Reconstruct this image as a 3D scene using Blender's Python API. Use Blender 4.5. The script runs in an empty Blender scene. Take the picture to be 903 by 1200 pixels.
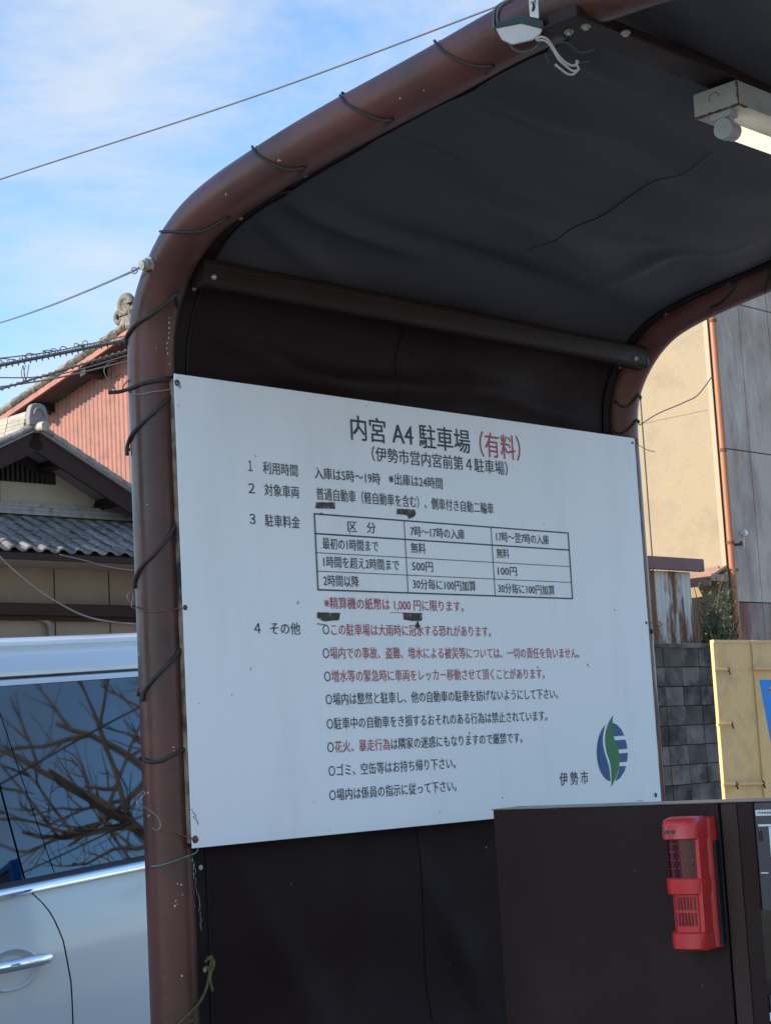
import bpy, math, random
import numpy as np
from mathutils import Vector, Matrix, noise
random.seed(7)
SC = bpy.context.scene
COL = SC.collection

# ------------------------------------------------------------------ camera
PXF = 2072.93                                   # focal length in photo pixels (903 wide)
M = np.array([[.998527, -.054257, 0.], [.00726077, .13362468, .99100541], [-.053769, -.98954566, .1338218]])
CAM = np.array([0., 0., 1.5])
cd = bpy.data.cameras.new('camera'); cam = bpy.data.objects.new('camera', cd); COL.objects.link(cam)
cd.sensor_fit = 'HORIZONTAL'; cd.sensor_width = 36; cd.lens = PXF / 903 * 36
cd.clip_start = .05; cd.clip_end = 2000
mw = Matrix.Identity(4)
for i in range(3):
    mw[i][0] = M[i, 0]; mw[i][1] = -M[i, 1]; mw[i][2] = -M[i, 2]; mw[i][3] = CAM[i]
cam.matrix_world = mw
SC.camera = cam
SC.render.resolution_x = 770; SC.render.resolution_y = 1024

# ------------------------------------------------------------------ light
SUN_EL = math.radians(27); SUN_AZ = math.radians(-112)   # azimuth from +Y towards +X
S = Vector((math.sin(SUN_AZ) * math.cos(SUN_EL), math.cos(SUN_AZ) * math.cos(SUN_EL), math.sin(SUN_EL)))
sl = bpy.data.lights.new('sun', 'SUN'); sl.energy = 3.2; sl.angle = math.radians(.6); sl.color = (1, .86, .68)
so = bpy.data.objects.new('sun', sl); COL.objects.link(so)
so.rotation_euler = S.to_track_quat('Z', 'Y').to_euler(); so.location = (-20, -8, 20)
W = bpy.data.worlds.new('World'); SC.world = W; W.use_nodes = True
nt = W.node_tree; nd = nt.nodes; lk = nt.links; nd.clear()
out = nd.new('ShaderNodeOutputWorld'); bg = nd.new('ShaderNodeBackground'); bg.inputs[1].default_value = .15
sky = nd.new('ShaderNodeTexSky'); sky.sky_type = 'NISHITA'; sky.sun_disc = False
sky.sun_elevation = SUN_EL; sky.sun_rotation = SUN_AZ; sky.air_density = 1.0; sky.dust_density = .6; sky.ozone_density = 2.2
tc = nd.new('ShaderNodeTexCoord'); mp = nd.new('ShaderNodeMapping')
mp.inputs['Location'].default_value = (2.2, .3, 2.); mp.inputs['Rotation'].default_value = (0, math.radians(-24), 0); mp.inputs['Scale'].default_value = (1.3, 1.3, 3.4)
lk.new(tc.outputs['Generated'], mp.inputs[0])
n1 = nd.new('ShaderNodeTexNoise'); n1.inputs['Scale'].default_value = 2.6; n1.inputs['Detail'].default_value = 9
n1.inputs['Roughness'].default_value = .63; n1.inputs['Distortion'].default_value = .3
n2 = nd.new('ShaderNodeTexNoise'); n2.inputs['Scale'].default_value = 1.5; n2.inputs['Detail'].default_value = 3
lk.new(mp.outputs[0], n1.inputs[0]); lk.new(tc.outputs['Generated'], n2.inputs[0])
mu = nd.new('ShaderNodeMath'); mu.operation = 'MULTIPLY_ADD'; mu.inputs[1].default_value = .5
lk.new(n2.outputs[0], mu.inputs[0]); lk.new(n1.outputs[0], mu.inputs[2])
rp = nd.new('ShaderNodeValToRGB'); rp.color_ramp.elements[0].position = .70; rp.color_ramp.elements[1].position = 1.10
rp.color_ramp.interpolation = 'EASE'
lk.new(mu.outputs[0], rp.inputs[0])
hz = nd.new('ShaderNodeMath'); hz.operation = 'MULTIPLY'; hz.inputs[1].default_value = .78
lk.new(rp.outputs[0], hz.inputs[0])
mx = nd.new('ShaderNodeMix'); mx.data_type = 'RGBA'
lk.new(hz.outputs[0], mx.inputs[0]); tn_ = nd.new('ShaderNodeVectorMath'); tn_.operation = 'MULTIPLY'; tn_.inputs[1].default_value = (.615, .715, .78); lk.new(sky.outputs[0], tn_.inputs[0]); lk.new(tn_.outputs[0], mx.inputs[6]); mx.inputs[7].default_value = (2.0, 2.14, 2.32, 1)
lk.new(mx.outputs[2], bg.inputs[0]); lk.new(bg.outputs[0], out.inputs[0])
SC.view_settings.view_transform = 'Standard'; SC.view_settings.look = 'None'
SC.view_settings.exposure = 1.4; SC.view_settings.gamma = 1; SC.view_settings.use_curve_mapping = False

# ------------------------------------------------------------------ geometry of the place
def A(*v): return np.array(v, float)
def ray(px, py): return M @ np.array([px - 451.5, py - 600, PXF]) / PXF
def hit(p, P0, nrm):
    d = ray(*p); t = np.dot(P0 - CAM, nrm) / np.dot(d, nrm); return CAM + d * t
def atY(px, py, Y):
    d = ray(px, py); return CAM + d * (Y / d[1])
R = A(.70446823, .70973552, 0); N = A(.70973552, -.70446823, 0); Z = A(0, 0, 1)
O = A(-.43428, 3.70065, 2.32278)                # top left corner of the notice board
def G(u, n, z): return O + R * u + N * n + Z * z # shelter frame: u along the board, n out of it, z up
def F(Q, u, n, z): return Q + R * u + N * n + Z * z
def loc(p): q = p - O; return q @ R, q @ N, q[2]

# ------------------------------------------------------------------ mesh helpers
class MB:
    def __init__(s): s.v = []; s.f = []; s.m = []; s.mi = 0
    def add(s, vs, fs):
        o = len(s.v); s.v += [tuple(map(float, v)) for v in vs]; s.f += [tuple(i + o for i in f) for f in fs]; s.m += [s.mi] * len(fs)
    def box(s, c, ax, ay, az):
        """centre and three half-extent vectors"""
        c, ax, ay, az = map(np.asarray, (c, ax, ay, az))
        vs = [c + i * ax + j * ay + k * az for i in (-1, 1) for j in (-1, 1) for k in (-1, 1)]
        fs = [(0, 1, 3, 2), (4, 6, 7, 5), (0, 4, 5, 1), (2, 3, 7, 6), (0, 2, 6, 4), (1, 5, 7, 3)]
        if np.dot(np.cross(ax, ay), az) < 0: fs = [f[::-1] for f in fs]
        s.add(vs, fs)
    def prism(s, poly, ext):
        """polygon (world points) extruded by vector"""
        n = len(poly); poly = [np.asarray(p, float) for p in poly]; ext = np.asarray(ext)
        s.add(poly + [p + ext for p in poly], [tuple(range(n))[::-1], tuple(range(n, 2 * n))] + [(i, (i + 1) % n, (i + 1) % n + n, i + n) for i in range(n)])
    def tube(s, pts, r, seg=10, caps=True, ref=None):
        pts = [np.asarray(p, float) for p in pts]; k = len(pts); rr = r if hasattr(r, '__len__') else [r] * k
        t0 = pts[1] - pts[0]; t0 /= np.linalg.norm(t0)
        a = np.cross(t0, A(.12, .3, .95) if abs(t0[2]) < .9 else A(1, .1, .05)); a /= np.linalg.norm(a)
        vs = []
        for i in range(k):
            t = pts[min(i + 1, k - 1)] - pts[max(i - 1, 0)]; t /= (np.linalg.norm(t) + 1e-12)
            a = a - t * np.dot(a, t); a /= np.linalg.norm(a); b = np.cross(t, a)
            for j in range(seg):
                th = 2 * math.pi * j / seg; vs.append(pts[i] + rr[i] * (math.cos(th) * a + math.sin(th) * b))
        fs = [(i * seg + j, i * seg + (j + 1) % seg, (i + 1) * seg + (j + 1) % seg, (i + 1) * seg + j) for i in range(k - 1) for j in range(seg)]
        if caps: fs += [tuple(range(seg))[::-1], tuple((k - 1) * seg + j for j in range(seg))]
        s.add(vs, fs)
    def grid(s, fn, nu, nv):
        s.add([fn(i / nu, j / nv) for j in range(nv + 1) for i in range(nu + 1)],
              [(j * (nu + 1) + i, j * (nu + 1) + i + 1, (j + 1) * (nu + 1) + i + 1, (j + 1) * (nu + 1) + i) for j in range(nv) for i in range(nu)])
    def loft(s, rings, closed=True, caps=True):
        n = len(rings[0]); vs = [p for r in rings for p in r]; fs = []
        for i in range(len(rings) - 1):
            for j in range(n if closed else n - 1):
                fs.append((i * n + j, i * n + (j + 1) % n, (i + 1) * n + (j + 1) % n, (i + 1) * n + j))
        if caps and closed: fs += [tuple(range(n))[::-1], tuple((len(rings) - 1) * n + j for j in range(n))]
        s.add(vs, fs)
    def ball(s, c, r, nu=10, nv=6, sc=(1, 1, 1), ax=None):
        ax = ax or (A(1, 0, 0), A(0, 1, 0), A(0, 0, 1)); vs = []; fs = []
        for j in range(nv + 1):
            th = math.pi * j / nv
            for i in range(nu):
                ph = 2 * math.pi * i / nu
                vs.append(np.asarray(c) + r * (sc[0] * math.sin(th) * math.cos(ph) * ax[0] + sc[1] * math.sin(th) * math.sin(ph) * ax[1] + sc[2] * math.cos(th) * ax[2]))
        fs = [(j * nu + i, (j + 1) * nu + i, (j + 1) * nu + (i + 1) % nu, j * nu + (i + 1) % nu) for j in range(nv) for i in range(nu)]
        s.add(vs, fs)
    def disc(s, c, nrm, r, h, seg=14, r2=None):
        nrm = np.asarray(nrm, float); nrm = nrm / np.linalg.norm(nrm)
        s.tube([np.asarray(c), np.asarray(c) + nrm * h], [r, r2 or r], seg)
    def build(s, name, mat, parent=None, smooth=None, bevel=0, kind=None, label=None):
        base = np.array(parent.location) if parent is not None else A(0, 0, 0)
        if parent is not None and parent.parent is not None: base = base + np.array(parent.parent.location)
        me = bpy.data.meshes.new(name); me.from_pydata([tuple(np.array(v) - base) for v in s.v], [], s.f)
        for m in (mat if isinstance(mat, (list, tuple)) else [mat]): me.materials.append(m)
        if isinstance(mat, (list, tuple)): me.polygons.foreach_set('material_index', s.m)
        me.update()
        o = bpy.data.objects.new(name, me); COL.objects.link(o)
        if parent is not None: o.parent = parent
        if smooth is not None:
            me.polygons.foreach_set('use_smooth', [True] * len(me.polygons))
            if smooth < 180:
                me.set_sharp_from_angle(angle=math.radians(smooth))
        if bevel:
            b = o.modifiers.new('bevel', 'BEVEL'); b.width = bevel; b.segments = 3; b.limit_method = 'ANGLE'; b.harden_normals = False
        if kind: o['kind'] = kind
        if label: o['label'] = label
        return o

def tag(o, label=None, cat=None, group=None, kind=None):
    if label: o['label'] = label
    if cat: o['category'] = cat
    if group: o['group'] = group
    if kind: o['kind'] = kind
    return o
def thing(name, label, cat, at, group=None):
    o = bpy.data.objects.new(name, None); COL.objects.link(o); o.location = tuple(at); o.empty_display_size = .1
    return tag(o, label, cat, group)
def piece(name, mesh, parent, wpos, mat3=None, base=None):
    o = bpy.data.objects.new(name, mesh); COL.objects.link(o); o.parent = parent
    b = np.array(parent.location)
    if parent.parent is not None: b = b + np.array(parent.parent.location)
    o.location = tuple(np.asarray(wpos) - b)
    if mat3 is not None: o.rotation_euler = mat3.to_euler()
    return o
def frame3(x, y, z):
    m = Matrix.Identity(3)
    for i in range(3): m[i][0] = x[i]; m[i][1] = y[i]; m[i][2] = z[i]
    return m

# ------------------------------------------------------------------ materials
def mat(name, col, rough=.6, metal=0., var=.12, scale=6., bump=.0, bscale=60., spec=.5, stain=None, ssc=3., slo=.5, shi=.7,
        stretch=(1, 1, 1), rnd=0., chips=None, csc=60, cth=.08, coat=0., rvar=.1, emit=None, estr=0., ior=1.5):
    m = bpy.data.materials.new(name); m.use_nodes = True; t = m.node_tree; n = t.nodes; l = t.links
    b = n['Principled BSDF']; b.inputs['Metallic'].default_value = metal; b.inputs['Roughness'].default_value = rough
    b.inputs['Specular IOR Level'].default_value = spec; b.inputs['IOR'].default_value = ior
    b.inputs['Coat Weight'].default_value = coat; b.inputs['Coat Roughness'].default_value = .08
    tc = n.new('ShaderNodeTexCoord')
    mp = n.new('ShaderNodeMapping'); mp.inputs['Scale'].default_value = stretch; l.new(tc.outputs['Object'], mp.inputs[0])
    if rnd:
        o0 = n.new('ShaderNodeObjectInfo'); v0 = n.new('ShaderNodeVectorMath'); v0.operation = 'SCALE'; v0.inputs[0].default_value = (31, 17, 43); l.new(o0.outputs['Random'], v0.inputs[3]); l.new(v0.outputs[0], mp.inputs['Location'])
    no = n.new('ShaderNodeTexNoise'); no.inputs['Scale'].default_value = scale; no.inputs['Detail'].default_value = 6; no.inputs['Roughness'].default_value = .6
    l.new(mp.outputs[0], no.inputs[0])
    mr = n.new('ShaderNodeMapRange'); mr.inputs[1].default_value = .3; mr.inputs[2].default_value = .7
    mr.inputs[3].default_value = 1 - var; mr.inputs[4].default_value = 1 + var; l.new(no.outputs[0], mr.inputs[0])
    hs = n.new('ShaderNodeVectorMath'); hs.operation = 'SCALE'; hs.inputs[0].default_value = col; l.new(mr.outputs[0], hs.inputs[3])
    c = hs.outputs[0]
    if rnd:
        oi = n.new('ShaderNodeObjectInfo'); r2 = n.new('ShaderNodeMapRange'); r2.inputs[3].default_value = 1 - rnd; r2.inputs[4].default_value = 1 + rnd
        l.new(oi.outputs['Random'], r2.inputs[0]); h2 = n.new('ShaderNodeVectorMath'); h2.operation = 'SCALE'; l.new(c, h2.inputs[0]); l.new(r2.outputs[0], h2.inputs[3]); c = h2.outputs[0]
    def over(fac, colour):
        nonlocal c
        x = n.new('ShaderNodeMix'); x.data_type = 'RGBA'; l.new(fac, x.inputs[0]); l.new(c, x.inputs[6]); x.inputs[7].default_value = (*colour, 1); c = x.outputs[2]
    if stain:
        sn = n.new('ShaderNodeTexNoise'); sn.inputs['Scale'].default_value = ssc; sn.inputs['Detail'].default_value = 8; sn.inputs['Roughness'].default_value = .65
        l.new(mp.outputs[0], sn.inputs[0]); sr = n.new('ShaderNodeMapRange'); sr.inputs[1].default_value = slo; sr.inputs[2].default_value = shi
        l.new(sn.outputs[0], sr.inputs[0]); over(sr.outputs[0], stain)
    if chips:
        vn = n.new('ShaderNodeTexNoise'); vn.inputs['Scale'].default_value = csc; vn.inputs['Detail'].default_value = 3; l.new(tc.outputs['Object'], vn.inputs[0])
        vr = n.new('ShaderNodeMapRange'); vr.inputs[1].default_value = 1 - cth; vr.inputs[2].default_value = 1 - cth + .015; l.new(vn.outputs[0], vr.inputs[0]); over(vr.outputs[0], chips)
    l.new(c, b.inputs['Base Color'])
    rr = n.new('ShaderNodeMapRange'); rr.inputs[1].default_value = .3; rr.inputs[2].default_value = .7; rr.inputs[3].default_value = max(0, rough - rvar); rr.inputs[4].default_value = min(1, rough + rvar)
    l.new(no.outputs[0], rr.inputs[0]); l.new(rr.outputs[0], b.inputs['Roughness'])
    if bump:
        bn = n.new('ShaderNodeTexNoise'); bn.inputs['Scale'].default_value = bscale; bn.inputs['Detail'].default_value = 5; l.new(mp.outputs[0], bn.inputs[0])
        bu = n.new('ShaderNodeBump'); bu.inputs['Strength'].default_value = 1; bu.inputs['Distance'].default_value = bump; l.new(bn.outputs[0], bu.inputs['Height']); l.new(bu.outputs[0], b.inputs['Normal'])
    if emit:
        b.inputs['Emission Color'].default_value = (*emit, 1); b.inputs['Emission Strength'].default_value = estr
    return m
V = {}
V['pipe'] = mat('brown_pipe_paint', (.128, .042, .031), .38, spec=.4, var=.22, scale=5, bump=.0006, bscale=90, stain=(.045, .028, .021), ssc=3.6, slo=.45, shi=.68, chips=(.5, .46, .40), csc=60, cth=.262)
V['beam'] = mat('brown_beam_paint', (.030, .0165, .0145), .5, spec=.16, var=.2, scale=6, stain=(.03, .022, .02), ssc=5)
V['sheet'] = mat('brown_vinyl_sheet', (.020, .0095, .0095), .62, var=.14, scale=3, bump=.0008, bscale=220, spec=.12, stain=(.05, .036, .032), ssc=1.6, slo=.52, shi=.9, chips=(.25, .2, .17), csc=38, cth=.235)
V['roofsheet'] = mat('vinyl_roof_sheet_sheen', (.056, .052, .060), .6, var=.12, scale=2.5, bump=.0006, bscale=220, spec=.35)  # same vinyl as the back sheet, its sky sheen put into the base colour
V['hem'] = mat('vinyl_hem', (.018, .012, .012), .5, var=.15, scale=9, spec=.12)
V['cord'] = mat('dark_cord', (.032, .028, .022), .7, var=.3, scale=60, bump=.001, bscale=300)
V['wire'] = mat('galvanised_wire', (.33, .29, .25), .45, metal=.5, var=.25, scale=40)
V['rustwire'] = mat('rusty_wire', (.2, .09, .05), .7, metal=.2, var=.3, scale=60)
V['zinc'] = mat('zinc_hardware', (.5, .48, .42), .38, metal=.75, var=.2, scale=30, stain=(.16, .11, .07), ssc=30, slo=.52, shi=.75)
V['board'] = mat('white_board', (.88, .87, .87), .42, var=.025, scale=1.6, stretch=(1, 1, .22), stain=(.74, .73, .71), ssc=7, slo=.5, shi=1.0, spec=.45, chips=(.3, .27, .22), csc=34, cth=.253)
V['boardedge'] = mat('board_wood_edge', (.3, .22, .15), .7, var=.3, scale=30, stain=(.04, .03, .03), ssc=12, slo=.45, shi=.6)
V['ink'] = mat('navy_black_print', (.035, .036, .05), .55, var=.15, scale=20)
V['red'] = mat('faded_red_print', (.44, .07, .085), .55, var=.2, scale=16)
V['blueink'] = mat('emblem_blue', (.005, .07, .22), .45, var=.05)
V['greenink'] = mat('emblem_green', (.008, .16, .042), .45, var=.05)
V['tape'] = mat('old_tape_residue', (.085, .068, .052), .9, var=.5, scale=90, stain=(.25, .22, .19), ssc=60, slo=.55, shi=.62)
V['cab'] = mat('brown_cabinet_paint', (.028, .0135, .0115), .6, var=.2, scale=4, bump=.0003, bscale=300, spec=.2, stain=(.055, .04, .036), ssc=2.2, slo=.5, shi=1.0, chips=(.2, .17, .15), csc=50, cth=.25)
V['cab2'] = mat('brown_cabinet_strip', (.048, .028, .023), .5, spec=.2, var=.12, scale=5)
V['cabtop'] = mat('cabinet_top_skylit', (.22, .19, .18), .35, var=.3, scale=14)  # paler than the cabinet paint: reflected sky is put into this colour
V['face'] = mat('machine_face', (.042, .044, .058), .35, var=.1, scale=6)
V['label'] = mat('paper_label', (.7, .71, .7), .6, var=.06)
V['blackgl'] = mat('black_gloss', (.006, .006, .008), .12, var=.1)
V['siren'] = mat('red_plastic', (.62, .035, .032), .38, var=.12, scale=14, stain=(.45, .06, .055), ssc=9, slo=.5, shi=.8, spec=.5, coat=.15)
V['lens'] = mat('dark_red_lens', (.06, .004, .010), .12, var=.1, coat=.6)
V['led'] = mat('led_red', (.55, .03, .03), .3, var=.1)
V['slot'] = mat('grille_shadow_red', (.16, .012, .014), .6)
V['lampwhite'] = mat('white_plastic', (.62, .62, .60), .4, var=.06, scale=20)
V['lampgreen'] = mat('dark_green_rubber', (.03, .055, .06), .6, var=.15)
V['gcord'] = mat('green_white_flex', (.10, .14, .12), .6, var=.4, scale=50)
V['beige_flex'] = mat('beige_flex', (.38, .35, .30), .55, var=.15, scale=30)
V['fix'] = mat('fixture_grey_enamel', (.42, .44, .43), .45, var=.1, scale=16, stain=(.3, .29, .26), ssc=9, slo=.52, shi=.75, chips=(.16, .08, .04), csc=46, cth=.3)
V['rust'] = mat('rust', (.14, .065, .03), .9, var=.5, scale=60, bump=.001, bscale=120)
V['tube'] = mat('lit_tube', (.8, .78, .7), .35, var=.0, emit=(1, .88, .66), estr=.38)
V['green_twine'] = mat('olive_twine', (.10, .09, .022), .8, var=.35, scale=90)
V['teal_wire'] = mat('oxidised_wire', (.15, .24, .2), .5, metal=.3, var=.3, scale=60)
V['cable'] = mat('weathered_cable', (.055, .058, .062), .6, var=.2, scale=10)
V['van'] = mat('pearl_white_paint', (.82, .81, .79), .3, var=0, coat=1., spec=.6, rvar=0)
V['chrome'] = mat('chrome', (.78, .79, .8), .09, metal=1, var=.02)
V['glass'] = mat('tinted_van_glass', (.058, .074, .095), .02, metal=1, var=.02, scale=2, rvar=.01)
V['seal'] = mat('black_seal', (.012, .012, .014), .45)
V['rubber'] = mat('tyre_rubber', (.02, .02, .02), .85)
V['tile'] = mat('silver_grey_tile', (.25, .24, .225), .45, var=.22, scale=12, rnd=.28, stain=(.075, .075, .08), ssc=8, slo=.52, shi=.7, spec=.6)
V['oldtile'] = mat('weathered_tile', (.14, .125, .105), .7, var=.35, scale=10, rnd=.3, stain=(.045, .045, .035), ssc=7, slo=.48, shi=.62, bump=.004, bscale=30)
V['ridge'] = mat('pale_ridge_tile', (.30, .28, .24), .7, var=.2, scale=12, rnd=.18, stain=(.2, .19, .16), ssc=10, slo=.5, shi=.7)
V['darkwood'] = mat('dark_brown_timber', (.032, .017, .016), .6, spec=.2, var=.3, scale=8, stretch=(1, 1, 1))
V['blackwood'] = mat('black_lattice', (.014, .012, .013), .7, var=.2)
V['cream'] = mat('cream_plaster', (.40, .36, .27), .85, var=.06, scale=5, bump=.002, bscale=60)
V['soffit'] = mat('soffit_board', (.20, .19, .2), .8, var=.12, scale=5)
V['tanwall'] = mat('tan_siding', (.24, .20, .155), .8, var=.1, scale=3)
V['salmon'] = mat('salmon_painted_metal', (.255, .10, .075), .55, var=.14, scale=3, stain=(.14, .062, .048), ssc=4, slo=.48, shi=.75)
V['brownsoffit'] = mat('brown_soffit', (.055, .04, .038), .8, var=.25, scale=4)
V['beige'] = mat('beige_stucco', (.275, .225, .155), .9, var=.05, scale=2.5, bump=.006, bscale=34, stain=(.20, .165, .115), ssc=2.2, slo=.5, shi=.85)
V['beigetrim'] = mat('pale_corner_trim', (.31, .26, .18), .7, var=.08)
V['orange'] = mat('orange_brown_downpipe', (.33, .125, .058), .5, var=.08, scale=5)
V['greywall'] = mat('stained_grey_panel', (.46, .39, .335), .9, var=.12, scale=2, stretch=(1, 1, .35), stain=(.25, .18, .15), ssc=2.6, slo=.44, shi=.7, bump=.003, bscale=40)
V['redstain'] = mat('rust_streaked_panel', (.28, .225, .20), .9, var=.15, scale=2, stretch=(1, 1, .3), stain=(.19, .08, .06), ssc=2.4, slo=.46, shi=.6)
V['joint'] = mat('dark_joint', (.05, .045, .045), .9)
V['rustsheet'] = mat('rusty_white_corrugated', (.62, .60, .55), .7, var=.14, scale=5, stretch=(1, 1, .16), stain=(.21, .095, .05), ssc=5, slo=.46, shi=.54)
V['maroon'] = mat('maroon_fascia', (.13, .042, .05), .55, var=.15, scale=6)
V['pinkmetal'] = mat('faded_pink_metal', (.29, .18, .135), .6, var=.15, scale=6)
V['block'] = mat('grimy_concrete_block', (.115, .10, .09), .95, var=.35, scale=5, rnd=.35, stain=(.025, .024, .024), ssc=3, slo=.43, shi=.62, bump=.004, bscale=40)
V['mortar'] = mat('mortar', (.055, .05, .046), .95, var=.3, scale=8)
V['ochre'] = mat('ochre_painted_steel', (.64, .42, .175), .6, var=.06, scale=3, stain=(.42, .27, .13), ssc=5, slo=.48, shi=.8, bump=.003, bscale=16)
V['leaf'] = mat('dark_shrub_leaf', (.045, .062, .028), .7, var=.4, scale=6)
V['twig'] = mat('shrub_twig', (.10, .08, .05), .85)
V['bark'] = mat('bare_tree_bark', (.20, .14, .095), .9, var=.35, scale=5)
V['bluemetal'] = mat('bright_blue_metal', (.005, .26, .78), .4, var=.06, coat=.3)
V['pale_bounce_ground'] = mat('pale_bounce_ground', (.30, .28, .255), .95, var=.25, scale=30, bump=.004, bscale=160)  # unseen ground, toned pale to bounce light up to the board and roof
V['conc'] = mat('concrete_pole', (.34, .33, .31), .9, var=.12)
V['housewall'] = mat('plain_siding', (.62, .61, .60), .85, var=.08, scale=3)
V['winglass'] = mat('window_glass', (.05, .06, .075), .06, var=.05)

# ------------------------------------------------------------------ ground
g = MB(); g.grid(lambda a, b: (a * 1200 - 600, b * 1200 - 500, 0), 12, 12)
tag(g.build('ground', V['pale_bounce_ground']), kind='structure')

# ================================================================== SHELTER
PROF = [(-.070, -2.3228), (-.070, -1.6), (-.070, -1.0), (-.070, -.5), (-.070, -.1), (-.070, .02), (-.062, .10), (-.044, .155), (-.009, .211), (.045, .266), (.114, .308), (.20, .334),
        (.312, .354), (.456, .374), (.594, .388), (.713, .398), (.86, .411), (.991, .424), (1.15, .430), (1.28, .425), (1.45, .41), (1.65, .39), (1.85, .365), (2.02, .33), (2.13, .275), (2.20, .18),
        (2.235, .05), (2.24, -.2), (2.24, -1.2), (2.24, -2.3228)]
def smoothline(P, n):
    P = np.array(P, float); d = np.r_[0, np.cumsum(np.linalg.norm(np.diff(P, axis=0), axis=1))]
    out = []
    for s in np.linspace(0, d[-1], n):
        i = min(np.searchsorted(d, s, 'right') - 1, len(P) - 2); t = (s - d[i]) / (d[i + 1] - d[i])
        p0 = P[max(i - 1, 0)]; p1 = P[i]; p2 = P[i + 1]; p3 = P[min(i + 2, len(P) - 1)]
        h = d[i + 1] - d[i]
        m1 = (p2 - p0) / max(d[i + 1] - d[max(i - 1, 0)], 1e-6) * h; m2 = (p3 - p1) / max(d[min(i + 2, len(P) - 1)] - d[i], 1e-6) * h
        out.append((2 * t**3 - 3 * t**2 + 1) * p1 + (t**3 - 2 * t**2 + t) * m1 + (-2 * t**3 + 3 * t**2) * p2 + (t**3 - t**2) * m2)
    return np.array(out)
PR = smoothline(PROF, 260)
UL, UR, RAD = -.007, 1.640, .0505
SH = thing('parking_shelter', 'brown pipe framed shelter with dark vinyl roof and back sheet around the notice board', 'shelter', G(.8, 1.0, -2.3228))
for u in (UL, UR):
    b = MB(); b.tube([G(u, p[0], p[1]) for p in PR], RAD, 28); b.build('arch_pipe', V['pipe'], SH, smooth=60)
# sheet surface: follows the arch; k = index in PR (float)
def prof(t):
    x = t * (len(PR) - 1); i = int(min(max(math.floor(x), 0), len(PR) - 2)); f_ = x - i
    p = PR[i] * (1 - f_) + PR[i + 1] * f_; q = PR[min(i + 1, len(PR) - 1)] - PR[i]; q = q / np.linalg.norm(q)
    return p, np.array([q[1], -q[0]])            # normal pointing to the inside
def t_at(n=None, z=None):
    """profile parameter where the first, rising side passes z, or the top passes n"""
    for i in range(len(PR)):
        if z is not None and PR[i][1] >= z: return i / (len(PR) - 1)
        if n is not None and i > 100 and PR[i][0] >= n: return i / (len(PR) - 1)
tA, tB, tC = t_at(z=-2.25), t_at(z=.23), t_at(n=2.15)
def sheetpt(u, t, off=0., wr=1.):
    p, q = prof(t)
    L_ = (u - .05) / 1.53; fd = 0.
    if wr:
        for (fu0, ft0, fu1, ft1, am_, wd_) in FOLDS:
            ex_, ey_ = fu1 - fu0, (ft1 - ft0) * 7.6; px_, py_ = u - fu0, (t - ft0) * 7.6; l2 = ex_ * ex_ + ey_ * ey_; k_ = (px_ * ex_ + py_ * ey_) / l2
            if -.3 < k_ < 1.3:
                ds = (px_ * ey_ - py_ * ex_) / math.sqrt(l2); fd += 1.45 * am_ * math.exp(-(ds / wd_) ** 2) * max(0, math.sin(math.pi * (k_ + .3) / 1.6))
    e = max(0, min(1, L_ * 12)) * max(0, min(1, (1 - L_) * 12))
    top = max(0, min(1, (t - tB) / .03))
    nz = noise.noise(Vector((u * 1.4, p[0] * 3.2 + p[1] * 2.2, 3.1)))
    fold = math.sin((p[0] * 16 + u * 4.2) + 2.2 * noise.noise(Vector((u * 1.1, p[0] * 1.3, .4)))) * max(0, noise.noise(Vector((u * .9 + 5, p[0] * 1.5, 1.7))) + .35)
    low = math.sin(p[1] * 14 - u * 3 + 3 * noise.noise(Vector((u * 1.3, p[1] * 2, 8.)))) * max(0, noise.noise(Vector((u * 2, p[1] * 2.0, 5.))) + .25)
    d = wr * e * (top * (.034 * nz + .018 * fold + .012 * L_ * (1 - L_) * 4) + (1 - top) * (.026 * nz + .020 * low))
    d += fd * e * wr
    sag = .022 * top * 4 * L_ * (1 - L_)
    x = p + q * (off + d + sag)
    return G(u, x[0], x[1])
FOLDS = []
def on_sheet(px, py):
    d = ray(px, py); best = None
    for s in np.linspace(2.2, 5.6, 700):
        u, n_, z_ = loc(CAM + d * s)
        if n_ > .02:
            i = int(np.argmin(np.abs(PR[60:200, 0] - n_))) + 60
            if z_ >= PR[i][1] - .03: return u, i / (len(PR) - 1)
    return None
def fold_(p, q, am_, wd_):
    a_, c_ = on_sheet(*p), on_sheet(*q)
    if a_ and c_: FOLDS.append((a_[0], a_[1], c_[0], c_[1], am_, wd_))
for f_ in (((520, 105), (668, 166), .020, .045), ((452, 172), (606, 232), -.014, .03), ((318, 232), (470, 296), .018, .035), ((440, 268), (640, 330), -.014, .045),
           ((560, 215), (700, 300), .010, .05), ((700, 150), (860, 225), .014, .06), ((620, 60), (720, 110), .010, .03), ((720, 330), (860, 290), .010, .04), ((300, 268), (380, 330), .010, .03)):
    fold_(*f_)
for (u0_, z0_, u1_, z1_, am_, wd_) in ((.12, .10, .55, .02, .012, .03), (.5, .03, 1.1, .07, .011, .035), (1.0, .09, 1.5, .015, .010, .03), (.2, -1.12, .5, -1.6, .010, .05), (.6, -1.05, .42, -1.7, .010, .05), (.75, -1.1, .95, -1.5, .008, .04), (.15, .02, .9, .05, .006, .015)):
    FOLDS.append((u0_, t_at(z=z0_), u1_, t_at(z=z1_), am_, wd_))
US0, US1 = .056, 1.592
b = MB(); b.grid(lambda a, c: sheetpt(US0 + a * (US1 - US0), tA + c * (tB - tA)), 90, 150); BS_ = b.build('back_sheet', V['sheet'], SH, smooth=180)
b = MB(); b.grid(lambda a, c: sheetpt(US0 + a * (US1 - US0), tB + c * (tC - tB)), 110, 190); RS_ = b.build('roof_sheet', V['roofsheet'], SH, smooth=180)
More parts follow.
